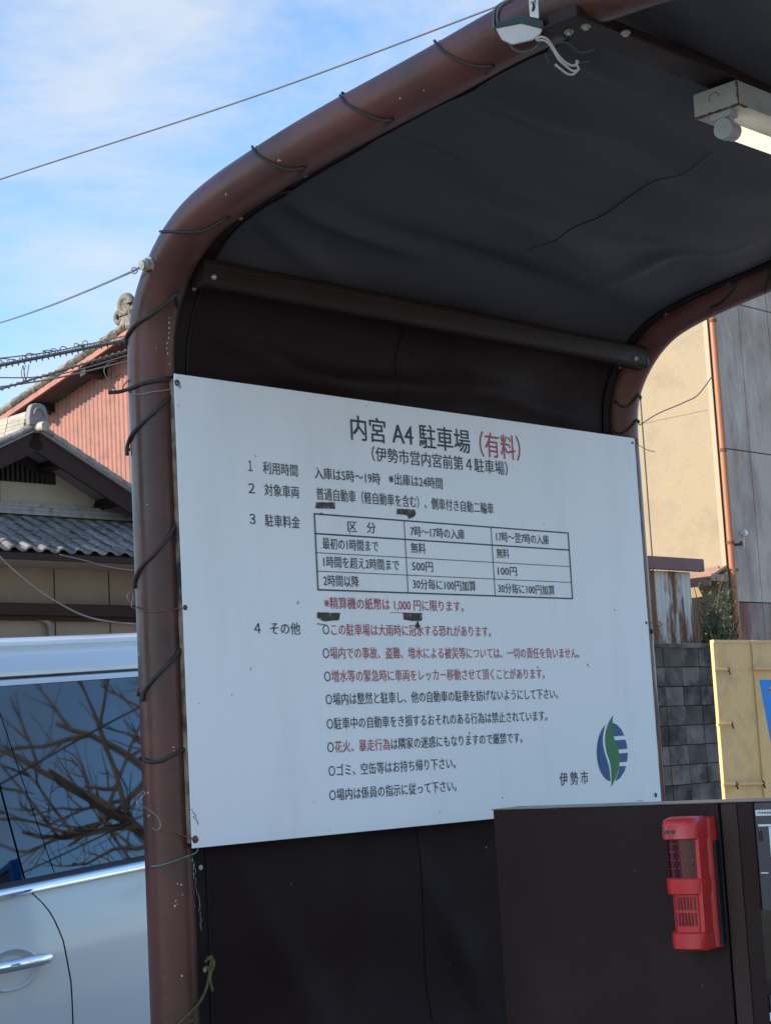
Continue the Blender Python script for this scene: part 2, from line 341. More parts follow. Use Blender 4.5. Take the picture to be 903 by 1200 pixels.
# hems: doubled strip along each side of the sheet, with a welded ridge
for us, sg in ((US0, 1), (US1, -1)):
    b = MB()
    def hem(a, c, us=us, sg=sg):
        t = tA + c * (tC - tA); w = [(-.003, 0), (-.003, .004), (.012, .006), (.024, .0065), (.0255, .0095), (.0275, .0095), (.029, .0065), (.034, .005), (.034, .001)][int(round(a * 8))]
        return sheetpt(us + sg * w[0], t, w[1] + .0012, 1)
    b.grid(hem, 8, 200); HM_ = b.build('hem', V['hem'], SH, smooth=50)
    b = MB()
    for c in np.linspace(.03, .97, 22):          # eyelets
        t = tA + c * (tC - tA); p = sheetpt(us + sg * .012, t, .008); p2 = sheetpt(us + sg * .012, t, .011); b.disc(p, p2 - p, .0055, .0018, 12)
    b.build('eyelet', V['zinc'], HM_, kind='stuff')
# long horizontal beam under the curve of the roof
b = MB()
def rr(u, c, w, h, r, k=4, tw=0.):
    pts = []
    for cx, cz, a0 in ((w - r, h - r, 0), (-w + r, h - r, 90), (-w + r, -h + r, 180), (w - r, -h + r, 270)):
        for i in range(k + 1):
            th = math.radians(a0 + 90 * i / k); x = cx + r * math.cos(th); z = cz + r * math.sin(th)
            pts.append(G(u, c[0] + x * math.cos(tw) - z * math.sin(tw), c[1] + x * math.sin(tw) + z * math.cos(tw)))
    return pts
bc = (.048, .216)
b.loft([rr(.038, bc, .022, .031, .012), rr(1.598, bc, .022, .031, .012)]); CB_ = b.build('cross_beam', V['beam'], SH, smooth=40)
b = MB(); b.loft([rr(.036, (.058, .231), .014, .004, .003), rr(1.60, (.058, .231), .014, .004, .003)]); b.build('beam_flange', V['beam'], CB_, smooth=40)
b = MB(); b.loft([rr(1.5985, bc, .023, .032, .013), rr(1.606, bc, .023, .032, .013), rr(1.617, bc, .017, .026, .013)]); b.build('beam_end_cap', V['beam'], CB_, smooth=50)
for u in (.062, 1.548):
    b = MB(); b.disc(G(u, .0695, .205), N, .0068, .004, 14, .0055); b.ball(G(u, .0735, .205), .0045, sc=(1, 1, 1)); b.build('bolt', V['zinc'], CB_, smooth=50)
# purlin across the crown with its end plate bolted under the pipe
b = MB(); b.box(G(.80, 1.153, .390), R * .86, N * .032, Z * .0095); PU_ = b.build('purlin', V['beam'], SH, bevel=.003)
b = MB(); b.box(G(-.005, 1.153, .3775), R * .062, N * .037, Z * .0025); EP_ = b.build('end_plate', V['beam'], PU_, bevel=.001)
for du_, dn in ((-.028, -.012), (-.022, .020), (.055, .045)):
    b = MB(); b.disc(G(du_, 1.153 + dn, .375), -Z, .0085, .003, 16); b.disc(G(du_, 1.153 + dn, .372), -Z, .0055, .004, 6); b.build('bolt', V['zinc'], PU_, smooth=30)
b = MB(); pts = []
for p in [(612, 292), (640, 274), (668, 258), (700, 245), (735, 225), (768, 208), (800, 196), (838, 178)]:
    h_ = on_sheet(*p)
    if h_: pts.append(h_)
if len(pts) > 2:
    cc = smoothline(pts, 40); b.tube([sheetpt(x[0], x[1], .0015) for x in cc], [.0004 + .0011 * math.sin(math.pi * i / 39) for i in range(40)], 6); b.build('crease', V['roofsheet'], RS_, smooth=180)

b = MB(); b.tube([sheetpt(.745, tA + (tB - tA) * c, .001) for c in np.linspace(.02, 1, 60)], .0011, 6); b.build('weld_seam', V['hem'], BS_, smooth=180)
# --- cords laced round the pipes
PS0 = PR[:-1][30:215]; PS1 = PR[1:][30:215]
def pipe_dist(du_, nn, zz):
    q = np.stack([nn, zz], 1)[:, None, :]; e = (PS1 - PS0)[None]; t = np.clip(((q - PS0[None]) * e).sum(2) / (e * e).sum(2), 0, 1)
    dd = np.linalg.norm(q - (PS0[None] + e * t[..., None]), axis=2).min(1); return np.sqrt(dd * dd + du_ * du_)
def on_pipe(px, py, uc, r=RAD + .0035):
    d = ray(px, py); best = (9, None)
    ts = np.linspace(2.6, 5.4, 1400); P_ = CAM + np.outer(ts, d)
    rel = P_ - O; D_ = pipe_dist(rel @ R - uc, rel @ N, rel[:, 2])
    k = np.where(D_ <= r)[0]
    i = k[0] if len(k) else int(D_.argmin())
    return P_[i]
def cord_on(px, uc, r=.0038, back=True, m='cord', name='lacing_cord', lab=None):
    q = smoothline(px, 26); pts = [on_pipe(x[0], x[1], uc) for x in q]
    if back:                                     # carry the cord round behind the pipe, out of view
        def centre(p):
            cl = np.array([G(uc, w[0], w[1]) for w in PR]); return cl[np.argmin(np.linalg.norm(cl - p, axis=1))]
        c0, c1 = centre(pts[0]), centre(pts[-1]); v0, v1 = pts[0] - c0, pts[-1] - c1
        view = (c0 - CAM) / np.linalg.norm(c0 - CAM); n_ = 10; tail = []
        for i in range(1, n_):
            a = i / n_; v = v1 * (1 - a) + v0 * a; w = v + view * (RAD * 1.4) * math.sin(math.pi * a)
            w = w / np.linalg.norm(w) * (RAD + .0035); tail.append(c1 * (1 - a) + c0 * a + w)
        pts = pts + tail
    b = MB(); b.tube(pts, r, 8); return b.build(name, V[m], SH, smooth=180, label=lab)
for c in ([(147.5, 404), (148, 395), (158, 381), (178, 368), (196, 355), (207, 343)],
          [(187.5, 271), (196, 271), (215, 272), (236, 271), (252, 264), (268, 254)],
          [(295.5, 171.5), (300, 180), (312, 188), (328, 196), (345, 199), (358, 196)],
          [(398.5, 111.5), (404, 120), (418, 129), (433, 136), (449, 141), (460, 140)],
          [(509, 47.5), (515, 56), (528, 66), (545, 74), (563, 78), (578, 77)],
          [(127, 460), (140, 459), (150, 456), (165, 450), (184, 446), (201, 444)],
          [(149, 534), (149, 524), (154, 510), (165, 497), (182, 482), (200, 464)],
          [(157.5, 690), (158, 680), (165, 665), (180, 650), (196, 632), (207, 613)],
          [(166.5, 822), (168, 812), (178, 798), (190, 786), (202, 774), (212, 760)],
          [(168.5, 890), (175, 893), (188, 892), (201, 886), (216, 878)]):
    cord_on(c, UL, .0042 if c[0][1] > 300 else .0030)
for c in ([(862, 330), (858, 341), (850, 350), (842, 357), (833, 360)],
          [(720, 470), (728, 476), (738, 474), (748, 462)], [(719, 505), (726, 508), (736, 503), (746, 492)], [(900, 308), (901, 320), (898, 335)]):
    cord_on(c, UR, .0035)
# cord end running from the pipe to its eyelet
b = MB(); b.tube([on_pipe(262, 257, UL)] + [sheetpt(.06 + .012 * i, t_at(n=.14) + .002 * i, .012) for i in range(3)], .003, 8); b.build('lacing_cord', V['cord'], SH, smooth=180)
# olive twine knotted to the bottom of the sheet
b = MB(); tw = [hit(p, G(0, -.02, 0), N) for p in [(248, 1120), (246, 1135), (244, 1150), (240, 1163), (233, 1176), (222, 1188), (208, 1202)]]
b.tube(smoothline(tw, 30), .003, 7)
for p in [[(243, 1122), (250, 1130), (246, 1146), (249, 1162)], [(240, 1128), (246, 1122), (251, 1128), (248, 1136), (241, 1133)]]:
    b.tube(smoothline([hit(x, G(0, -.018, 0), N) for x in p], 16), .003, 6)
b.build('twine', V['green_twine'], SH, smooth=180)
# paint that flaked off along the left post
b = MB(); rg = random.Random(3)
def flake(px, py, w, h):
    p = on_pipe(px, py, UL, RAD + .0006); c = G(UL, -.07, loc(p)[2]); n_ = (p - c); n_[2] = 0; n_ /= np.linalg.norm(n_); t_ = np.cross(Z, n_)
    k = 7; poly = [p + t_ * w * rg.uniform(.5, 1) * math.cos(2 * math.pi * i / k) + Z * h * rg.uniform(.5, 1) * math.sin(2 * math.pi * i / k) for i in range(k)]
    b.prism(poly, n_ * .0004)
for i in range(20): flake(226 + i * .55 + rg.uniform(-1.5, 1.5), 1008 + i * 4.2, rg.uniform(.0015, .004), rg.uniform(.003, .008))
for p in ((208, 1036), (212, 1037), (204, 1038), (213, 1049), (206, 1056), (205, 1062), (207, 1060), (228, 1062), (213, 1144), (203, 876), (204, 880)): flake(p[0], p[1], rg.uniform(.001, .003), rg.uniform(.0015, .004))
for i in range(10): flake(197 + rg.uniform(-2, 2), 372 + i * 6, .0016, .0035)
b.build('paint_flake', V['label'], SH, kind='stuff')
b = MB()
for x_, y_, w_, h_ in ((192, 1084, .003, .005), (193, 1089, .002, .006), (194, 1094, .004, .006), (197, 1092, .003, .007), (198, 1098, .004, .006), (201, 1100, .003, .004), (195, 1100, .004, .003), (205, 1104, .003, .002), (209, 1107, .003, .0012), (196, 1086, .003, .002)): flake(x_, y_, w_, h_)
b.build('olive_smear', V['green_twine'], SH, kind='stuff')

# ================================================================== NOTICE BOARD
NB = thing('notice_board', 'large white parking notice board with Japanese lettering and a price table', 'notice board', G(.805, -.008, -1.0))
def BP(px, py, off=.0): p = hit((px, py), G(0, off, 0), N); return p
BW = 1.611; BH = 1.0
b = MB()
pts = [(0, 0), (BW - .003, 0), (BW, -.003), (BW + .001, -BH), (0, -BH)]
b.prism([G(u, -.003, z) for u, z in pts][::-1], N * .003)
b.build('panel', V['board'], NB, bevel=.0008)
b = MB()
b.box(G(BW - .004, -.0115, -.505), R * .012, N * .0083, Z * .49); b.box(G(.012, -.0115, -.5), R * .010, N * .0083, Z * .49)
b.box(G(.80, -.0115, -.012), R * .78, N * .0083, Z * .012); b.box(G(.80, -.0115, -.985), R * .78, N * .0083, Z * .012)
b.build('backing_frame', V['boardedge'], NB)
def text(body, L, Rr, hpx, red=None, bold=.010, allred=False):
    cu = bpy.data.curves.new('lettering', 'FONT'); cu.body = body; cu.resolution_u = 2
    cu.materials.append(V['ink']); cu.materials.append(V['red'])
    for i in range(len(body)):
        if allred or (red and red[0] <= i < red[1]): cu.body_format[i].material_index = 1
    to = bpy.data.objects.new('t', cu); COL.objects.link(to)
    dg = bpy.context.evaluated_depsgraph_get(); dg.update()
    me = bpy.data.meshes.new_from_object(to.evaluated_get(dg)); bpy.data.objects.remove(to); bpy.data.curves.remove(cu)
    co = np.array([v.co[:] for v in me.vertices]); x0, x1 = co[:, 0].min(), co[:, 0].max()
    a, c = loc(BP(*L)), loc(BP(*Rr)); z = (a[2] + c[2]) / 2
    H = loc(BP(L[0], L[1] - hpx / 2))[2] - loc(BP(L[0], L[1] + hpx / 2))[2]
    sx = (c[0] - a[0]) / (x1 - x0); sy = H / .92; par = np.array(NB.location)
    nv = [tuple(G(a[0] + (v[0] - x0) * sx, .0008, z + (v[1] - .38) * sy) - par) for v in co]
    me.vertices.foreach_set('co', np.array(nv).ravel()); me.update()
    # heavier strokes: the same outline laid down four times, a hair apart
    import bmesh
    bm = bmesh.new(); bm.from_mesh(me); g0 = list(bm.verts) + list(bm.edges) + list(bm.faces); w = bold * sx * .9
    for k, (dx, dz) in enumerate(((1, .5), (-1, .5), (1, -.5), (-1, -.5))):
        r_ = bmesh.ops.duplicate(bm, geom=g0) if k < 3 else {'geom': g0}
        v_ = R * dx * w + Z * dz * w + N * .00004 * (k + 1)
        bmesh.ops.translate(bm, vec=tuple(v_), verts=[e for e in r_['geom'] if isinstance(e, bmesh.types.BMVert)])
    bm.to_mesh(me); bm.free()
    me.name = 'lettering'; o = bpy.data.objects.new('lettering', me); COL.objects.link(o); o.parent = NB
    return o
text('内宮 A4 駐車場', (410.8, 503), (550, 515.5), 29, bold=.012)
text('（有料）', (561.5, 520.8), (609, 524.8), 29, allred=True)
text('（伊勢市営内宮前第４駐車場）', (435.3, 532.3), (594.2, 548.3), 17)
text('１', (290.5, 545.6), (295.5, 545.9), 15); text('利用時間', (307.7, 548.3), (348.3, 551), 14.5)
text('入庫は5時〜19時', (368.3, 554.9), (445, 560.2), 14); text('※出庫は24時間', (455.3, 561.2), (518, 566.3), 13.6)
text('２', (290.8, 571.8), (298, 572.3), 14.5); text('対象車両', (309.6, 574.3), (350, 576.5), 14.5)
text('普通自動車（軽自動車を含む）、側車付き自動二輪車', (370.5, 579.8), (577.6, 594.8), 14.5)
text('３', (292, 607.7), (299, 608.2), 14.5); text('駐車料金', (310.4, 610), (351, 612.2), 14.5)
text('区', (407, 616.8), (417.5, 617.4), 13); text('分', (429.5, 618.2), (439.8, 618.8), 13)
text('7時〜17時の入庫', (480.5, 622.6), (543.7, 626.2), 12.5); text('17時〜翌7時の入庫', (581, 629.0), (642.4, 632.6), 12)
text('最初の1時間まで', (377.7, 637), (442.8, 639.8), 13.5); text('無料', (481.2, 641.8), (498.2, 642.8), 12.5); text('無料', (581.4, 648.2), (596, 648.9), 11.5)
text('1時間を超え2時間まで', (378.8, 659), (467, 661.6), 13.5); text('500円', (482.4, 663.2), (506.8, 664.2), 12.5); text('100円', (582.9, 668.9), (605, 669.5), 11.5)
text('2時間以降', (378.8, 680.4), (420.2, 681.3), 13.5); text('30分毎に100円加算', (483.5, 684.6), (557, 686.6), 12.5); text('30分毎に100円加算', (583.3, 689.6), (649.2, 691.4), 11.8)
text('※精算機の紙幣は 1,000 円に限ります。', (379.6, 706.2), (542.6, 711), 14, allred=True)
text('４', (297.6, 736), (305, 736.2), 14.5); text('その他', (316.4, 736.3), (351.5, 737), 14.5)
text('○この駐車場は大雨時に冠水する恐れがあります。', (378, 737.8), (574.6, 740), 14, red=(1, 99), bold=.008)
text('○場内での事故、盗難、増水による被災等については、一切の責任を負いません。', (378, 764.4), (678, 766.3), 14.2, red=(1, 99), bold=.008)
text('○増水等の緊急時に車両をレッカー移動させて頂くことがあります。', (379.6, 791.6), (637.5, 790.4), 14.2, red=(1, 99), bold=.008)
text('○場内は整然と駐車し、他の自動車の駐車を妨げないようにして下さい。', (381.5, 819.6), (653, 813), 14.2, bold=.008)
text('○駐車中の自動車をき損するおそれのある行為は禁止されています。', (382.6, 847.6), (640.5, 839.4), 14.2, bold=.008)
text('○花火、暴走行為は隣家の迷惑にもなりますので厳禁です。', (383.3, 875), (611.5, 865), 14.2, red=(1, 8), bold=.008)
text('○ゴミ、空缶等はお持ち帰り下さい。', (384.8, 902.6), (533.2, 895.2), 14.2, bold=.008)
text('○場内は係員の指示に従って下さい。', (385.6, 930.6), (534.3, 922.2), 14.2, bold=.008)
text('伊 勢 市', (655.5, 913.5), (688.5, 911), 15.5, bold=.012)
# price table rulings
b = MB()
def rule(p, q, w):
    a, c = BP(*p), BP(*q); d = (c - a) / np.linalg.norm(c - a); s_ = np.cross(N, d) * w / 2
    a = a - d * w / 2; c = c + d * w / 2
    b.add([a - s_ + N * .0008, c - s_ + N * .0008, c + s_ + N * .0008, a + s_ + N * .0008], [(0, 1, 2, 3)])
def tz(f): return None
uL = loc(BP(370, 646))[0]; uRr = loc(BP(667.6, 662))[0]; zT = loc(BP(368.3, 602.2))[2]; zB = loc(BP(372, 691.2))[2]
zs = [zT, loc(BP(369.4, 625.3))[2], loc(BP(370, 647.7))[2], loc(BP(371, 669.3))[2], zB]
us = [uL, loc(BP(475.2, 650))[0], loc(BP(577.2, 657))[0], uRr]
for i, z_ in enumerate(zs):
    w = .0034 if i in (0, 1, 4) else .0016
    b.box(G((uL + uRr) / 2, .0008 + .0001 * i, z_), R * ((uRr - uL) / 2 + .0017), N * .0002, Z * w / 2)
for i, u_ in enumerate(us):
    w = .0034 if i in (0, 3) else .0018
    b.box(G(u_, .0014, (zT + zB) / 2), R * w / 2, N * .0002, Z * ((zT - zB) / 2))
b.build('table_ruling', V['ink'], NB)
b = MB(); q0, q1 = loc(BP(457, 717.8)), loc(BP(494.4, 719)); b.box(G((q0[0] + q1[0]) / 2, .0009, (q0[2] + q1[2]) / 2), R * (q1[0] - q0[0]) / 2, N * .0002, Z * .0007); b.build('underline', V['red'], NB)
# city emblem
def E6(x, y): return (640 + x / 6.45, 820 + y / 6.45)
def patch(polys, name, m, thick=.0004):
    b = MB()
    for poly in polys:
        pp = [BP(*E6(*q), .0004) for q in poly]; b.prism(pp[::-1], N * thick)
    return b.build(name, V[m], NB)
ell = lambda a0, a1, k=16: [(497 + 117 * math.cos(math.radians(a0 + (a1 - a0) * i / k)), 395 + 226 * math.sin(math.radians(a0 + (a1 - a0) * i / k))) for i in range(k + 1)]
sl_ = [(x, y) for x, y in smoothline([(446, 186), (430, 250), (425, 310), (434, 380), (452, 440), (470, 500), (480, 560), (483, 612)], 14)]
patch([[p for p in ell(244, 97, 22)] + sl_[::-1]], 'emblem_disc', 'blueink')
lf = smoothline([(503, 120), (474, 165), (450, 235), (443, 310), (456, 400), (480, 475), (491, 560), (490, 660)], 18); lr = smoothline([(490, 660), (520, 598), (544, 520), (552, 440), (540, 372), (514, 305), (499, 235), (498, 180), (503, 120)], 18)
patch([[tuple(p) for p in lf] + [tuple(p) for p in lr][1:-1]], 'emblem_leaf', 'greenink', .0006)
patch([[(498, 174), (530, 188), (565, 224), (588, 272), (505, 278), (499, 230)], [(516, 308), (596, 303), (607, 340), (610, 372), (540, 378)],
       [(548, 407), (613, 402), (612, 440), (607, 470), (552, 474)], [(550, 503), (602, 503), (585, 550), (555, 595), (520, 618), (545, 540)]], 'emblem_disc', 'blueink')
# dark rectangles of old tape residue
def blot(px, name='tape_residue', m='tape', seed=1):
    r_ = random.Random(seed); b = MB(); k = []
    n_ = len(px)
    for i in range(n_):
        p0, p1 = px[i], px[(i + 1) % n_]
        for j in range(5): k.append((p0[0] + (p1[0] - p0[0]) * j / 5 + r_.uniform(-.5, .5), p0[1] + (p1[1] - p0[1]) * j / 5 + r_.uniform(-.35, .35)))
    b.prism([BP(x, y, .0016) for x, y in k][::-1], N * .0005); b.build(name, V[m], NB)
blot([(370.5, 588.5), (392, 588.8), (392.5, 596.2), (370, 595.8)], seed=1); blot([(465, 596), (486, 597.3), (487, 604), (479.5, 608.5), (477, 603.5), (465, 602.3)], seed=2)
blot([(372, 717.5), (398, 718.5), (397, 727), (380, 728), (371.5, 724)], seed=3); blot([(473, 718.5), (494.5, 719), (494, 727.5), (485, 728), (473, 726)], seed=4)
blot([(374, 601), (378, 601), (377, 603.5), (375, 603)], seed=5); blot([(371, 730.5), (381, 731.5), (380, 732.3), (371, 731.6)], m='ink', seed=6); blot([(487, 732), (490, 728), (492, 735), (488, 737)], seed=7)
# holes, tie wires and scuffs at the fixings
for q, r_ in (((207.6, 448.5), .0075), ((217, 712), .006), ((228.8, 984), .0085), ((741, 519), .004), ((757, 730), .0045), ((768, 932), .0065)):
    b = MB(); b.disc(BP(q[0], q[1], .0), N, r_, .0012, 12, r_ * .7); b.ball(BP(q[0], q[1], .002), r_ * .55, sc=(1, 1, .8)); b.build('fixing_hole', V['tape'], NB, smooth=40)
def tie(px, off, r=.0014, m='wire'):
    b = MB(); k = smoothline([BP(x, y, off) for x, y in px], 30)
    b.tube(k, r, 6); b.build('tie_wire', V[m], NB, smooth=180)
def tie_pipe(px, tail=None, r=.0014, m='wire', extra=()):
    q = smoothline(px, 22); pts = [on_pipe(x[0], x[1], UL, RAD + .003) for x in q]
    for e in extra: pts.append(BP(e[0], e[1], e[2]))
    b = MB(); b.tube(smoothline(pts, 46), r, 6); b.build('tie_wire', V[m], NB, smooth=180)
tie_pipe([(151, 461.5), (165, 462), (180, 459), (195, 457), (203, 455.5)], extra=[(211, 454, .004), (211.5, 452, .005), (206.5, 448.5, .004)], m='wire')
tie_pipe([(129, 461), (138, 459.5), (150, 456.5), (170, 449.5), (188, 446.5), (199, 446)], extra=[(207, 447, .004)], r=.0022, m='rustwire')
tie_pipe([(151, 445), (146, 450), (143, 458)], m='rustwire'); 
tie([(137, 459), (128, 448), (122, 436), (123, 430), (130, 424), (138, 423)], -.12, .0010); tie([(142, 437), (139, 440), (134, 442)], -.1, .0012, 'rustwire')
tie_pipe([(159, 711), (166, 715), (176, 717), (190, 716), (203, 714)], extra=[(211, 713, .0), (217, 712, .003)], m='rustwire')
tie([(158, 709), (151, 704), (149, 698), (153, 694), (156, 700), (154, 711), (159, 713)], -.08, .0010)
tie_pipe([(160, 944), (161, 934), (168, 928), (171, 930)], r=.0011); tie([(171, 929), (163, 938), (160, 943), (172, 948), (184, 957), (188, 968), (184, 974), (179, 971)], .03, .0010)
tie_pipe([(184, 972), (192, 973), (205, 976), (216, 980)], extra=[(222, 982, .003), (228, 984, .004)], m='rustwire', r=.0017)
tie_pipe([(177, 1016), (190, 1014), (205, 1009), (218, 1004), (224, 1002)], extra=[(230, 999, -.012), (232, 994, -.006)], m='teal_wire', r=.0019)
tie([(746, 513), (748, 521), (752, 524), (760, 528), (767, 529)], -.02, .0010, 'rustwire')
tie([(758, 728), (764, 731), (772, 734), (776, 732), (772, 729), (765, 727)], -.01, .0012, 'rustwire'); tie([(757, 724), (756, 721), (757, 717)], -.004, .001, 'rustwire')
b = MB(); b.ball(BP(763, 740, -.012), .006, sc=(.7, 1, 1.2)); b.build('knot', V['cord'], NB, smooth=180)
for q in ([(225, 951), (228, 954), (230, 958)], [(226, 957), (231, 962), (232, 967)], [(223.5, 949), (226, 948.5)], [(747, 938.6), (753, 939)]):
    tie(q, .0008, .0006, 'ink')

# ================================================================== LAMPS AND FITTINGS
# small white lamp strapped to the left pipe
LQ = zi = None
pl = on_pipe(610, 22, UL, RAD + .002)
SL = thing('clamp_lamp', 'small white and dark green lamp strapped to the top of the left pipe', 'lamp', pl)
dL = (pl - CAM) / np.linalg.norm(pl - CAM)
xr = np.cross(dL, Z); xr /= np.linalg.norm(xr)                     # image right
def LP_(x, y, d): return hit((x, y), pl - dL * d, dL)
def ring(pts, d): return [LP_(x, y, d) for x, y in pts]
def prismd(name, front, back, d0, d1, m, bev=.002):
    b = MB(); b.loft([ring(front, d1), ring(back, d0)]); return b.build(name, V[m], SL, bevel=bev, smooth=40)
# housing hangs below the pipe: side profile extruded in depth
prismd('housing', [(580, 32), (610, 26.5), (636, 33), (633, 40), (624, 47), (600, 52.5), (588, 47)], [(584, 30), (610, 25.5), (634, 31), (631, 38), (622, 45), (602, 50), (590, 45)], -.02, .05, 'lampwhite', .003)
prismd('rubber_lid', [(580.5, 30), (583, 26), (606, 19), (620, 19.5), (636, 24.5), (637, 33.5), (610, 27), (580.5, 33)], [(584, 28), (587, 24), (606, 17), (620, 17.5), (634, 22), (635, 31.5), (610, 26), (584, 31)], -.025, .052, 'lampgreen', .0015)
b = MB(); b.prism([LP_(x, y, .056) for x, y in [(619, -4), (630, -4), (631, 21), (620.5, 19)]], dL * .0015); b.build('strap', V['label'], SL)
b = MB(); b.prism([LP_(x, y, .0575) for x, y in [(623, 1), (625.5, 2), (627, 8), (625, 13), (622.5, 12), (624, 7)]], dL * .001); b.build('strap_slot', V['seal'], SL)
b = MB(); b.ball(LP_(624.5, .5, .058), .0045); b.build('bolt', V['zinc'], SL, smooth=180)
for k, q in enumerate(([(578.5, 34), (578, 22), (580, 10), (588, 3), (598, -2)], [(583, 27), (582, 18), (585, 8), (592, 2), (601, -2)], [(596, 50), (603, 58), (614, 60), (626, 56), (634, 46)])):
    b = MB(); b.tube(smoothline([on_pipe(x, y, UL, RAD + .003) if k < 2 else LP_(x, y, .02) for x, y in q], 22), .0022, 7); b.build('strap_cord', V['gcord'], SL, smooth=180)
for q in ([(627, 46), (633, 43), (640, 45), (646, 52), (652, 62), (660, 71), (668, 76), (674, 77)], [(628, 47), (637, 47), (643, 51), (649, 60), (655, 70), (663, 77), (671, 83), (678, 81), (675, 75)],
          [(650, 75), (656, 80), (664, 86), (671, 87), (677, 82)], [(673, 77), (677, 72), (674, 71)]):
    b = MB(); b.tube(smoothline([LP_(x, y, .09) for x, y in q], 26), .0022, 7); b.build('cable', V['beige_flex'], SL, smooth=180)
b = MB(); b.tube(smoothline([LP_(x, y, .075) for x, y in [(640, 62), (642, 70), (648, 77), (656, 82), (668, 80), (680, 74), (692, 72)]], 24), .0028, 7)
b.tube(smoothline([LP_(x, y, .07) for x, y in [(643, 60), (650, 52), (664, 50), (676, 60), (684, 62), (696, 58)]], 24), .0028, 7); b.build('cable', V['cord'], SL, smooth=180, label='black cable looped behind the lamp')
# fluorescent fitting under the purlin
fz, fn0, fn1, fu = .372, 1.128, 1.222, .275
e0 = np.array(loc(hit((815.6, 112.5), G(0, 0, .372), Z))); e1 = np.array(loc(hit((858, 90.6), G(0, 0, .372), Z)))
fu = (e0[0] + e1[0]) / 2; fn0, fn1 = e0[1], e1[1]
hz_ = .048
FL = thing('tube_light', 'rusty grey batten light with one glowing tube under the shelter roof', 'light fitting', G(fu + .6, (fn0 + fn1) / 2, .372))
b = MB(); b.box(G(fu + .62, (fn0 + fn1) / 2, fz - hz_ / 2), R * .62, N * (fn1 - fn0) / 2, Z * hz_ / 2); b.build('housing', V['fix'], FL, bevel=.002)
b = MB()
def edge(p, q, r_=.0016):
    b.tube([np.asarray(p) * (1 - i / 14) + np.asarray(q) * i / 14 + A(*[random.uniform(-.0006, .0006) for _ in range(3)]) for i in range(15)], [random.uniform(.0007, r_) for _ in range(15)], 6)
edge(G(fu, fn0, fz - hz_), G(fu, fn1, fz - hz_), .0035); edge(G(fu, fn1, fz - hz_), G(fu, fn1, fz - .004), .0025); edge(G(fu, fn1, fz - hz_), G(fu + .03, fn1, fz - hz_), .003)
b.build('rust_edge', V['rust'], FL)
b = MB(); nm = (fn0 + fn1) / 2
for i in range(10):
    a = .3 + i * .35; b.ball(G(fu - .0005, nm - .002 + .011 * math.cos(a), fz - hz_ * .45 + .011 * math.sin(a)), .0012, 6, 4)
b.build('knockout_ring', V['cord'], FL)
tn = nm + .004; tz_ = fz - hz_ - .031
b = MB(); b.box(G(fu + .018, tn, fz - hz_ - .006), R * .014, N * .022, Z * .006); b.build('socket_bracket', V['fix'], FL, bevel=.0015)
b = MB(); b.box(G(fu + .022, tn, fz - hz_ - .022), R * .005, N * .016, Z * .014); b.disc(G(fu + .010, tn, tz_), R, .020, .020, 28); b.build('socket', V['fix'], FL, smooth=40, bevel=.001)
b = MB(); b.disc(G(fu + .031, tn, tz_), R, .0175, .016, 28); b.disc(G(fu + .0095, tn + .004, tz_ + .002), -R, .0035, .001, 10); b.disc(G(fu + .0095, tn - .008, tz_ - .003), -R, .002, .001, 8); b.build('end_cap', V['fix'], FL, smooth=40)
b = MB(); b.disc(G(fu + .047, tn, tz_), R, .0150, 1.12, 28); b.build('glowing_tube', V['tube'], FL, smooth=40)
b = MB(); b.disc(G(fu + 1.168, tn, tz_), R, .02, .022, 20); b.box(G(fu + 1.18, tn, fz - hz_ - .015), R * .006, N * .014, Z * .015); b.build('socket', V['fix'], FL, smooth=40)
# guy wire with its bolt on the left pipe
gp = on_pipe(174.5, 310.5, UL, RAD); gc = G(UL, -.035, .17)
nb = gp - CAM; nb = -nb / np.linalg.norm(nb); nb = nb * .62 + A(-.75, -.1, 0); nb /= np.linalg.norm(nb)
GW = thing('guy_wire', 'thin steel stay wire ending at a hex bolt on the left pipe', 'wire', gp)
b = MB(); b.disc(gp - nb * .004, nb, .0185, .006, 24); b.build('washer', V['zinc'], GW, smooth=30)
b = MB(); b.disc(gp + nb * .002, nb, .0145, .012, 6); b.disc(gp + nb * .014, nb, .0105, .008, 18); b.build('hex_nut', V['zinc'], GW, smooth=30)
ey = gp + nb * .012 + (atY(162, 317, gp[1]) - gp) * .95
b = MB(); k_ = xr; b.tube([ey + .0065 * (math.cos(i * math.pi / 8) * k_ + math.sin(i * math.pi / 8) * Z) for i in range(17)], .0016, 6); b.build('eye', V['zinc'], GW, smooth=180)
b = MB(); b.tube([gp + nb * .014, ey], .0022, 6); far = atY(-60, 392, 7.0)
b.tube([ey * (1 - t) + far * t + Z * (-.02 * 4 * t * (1 - t)) for t in np.linspace(0, 1, 24)], .0024, 6); b.build('wire', V['wire'], GW, smooth=180)

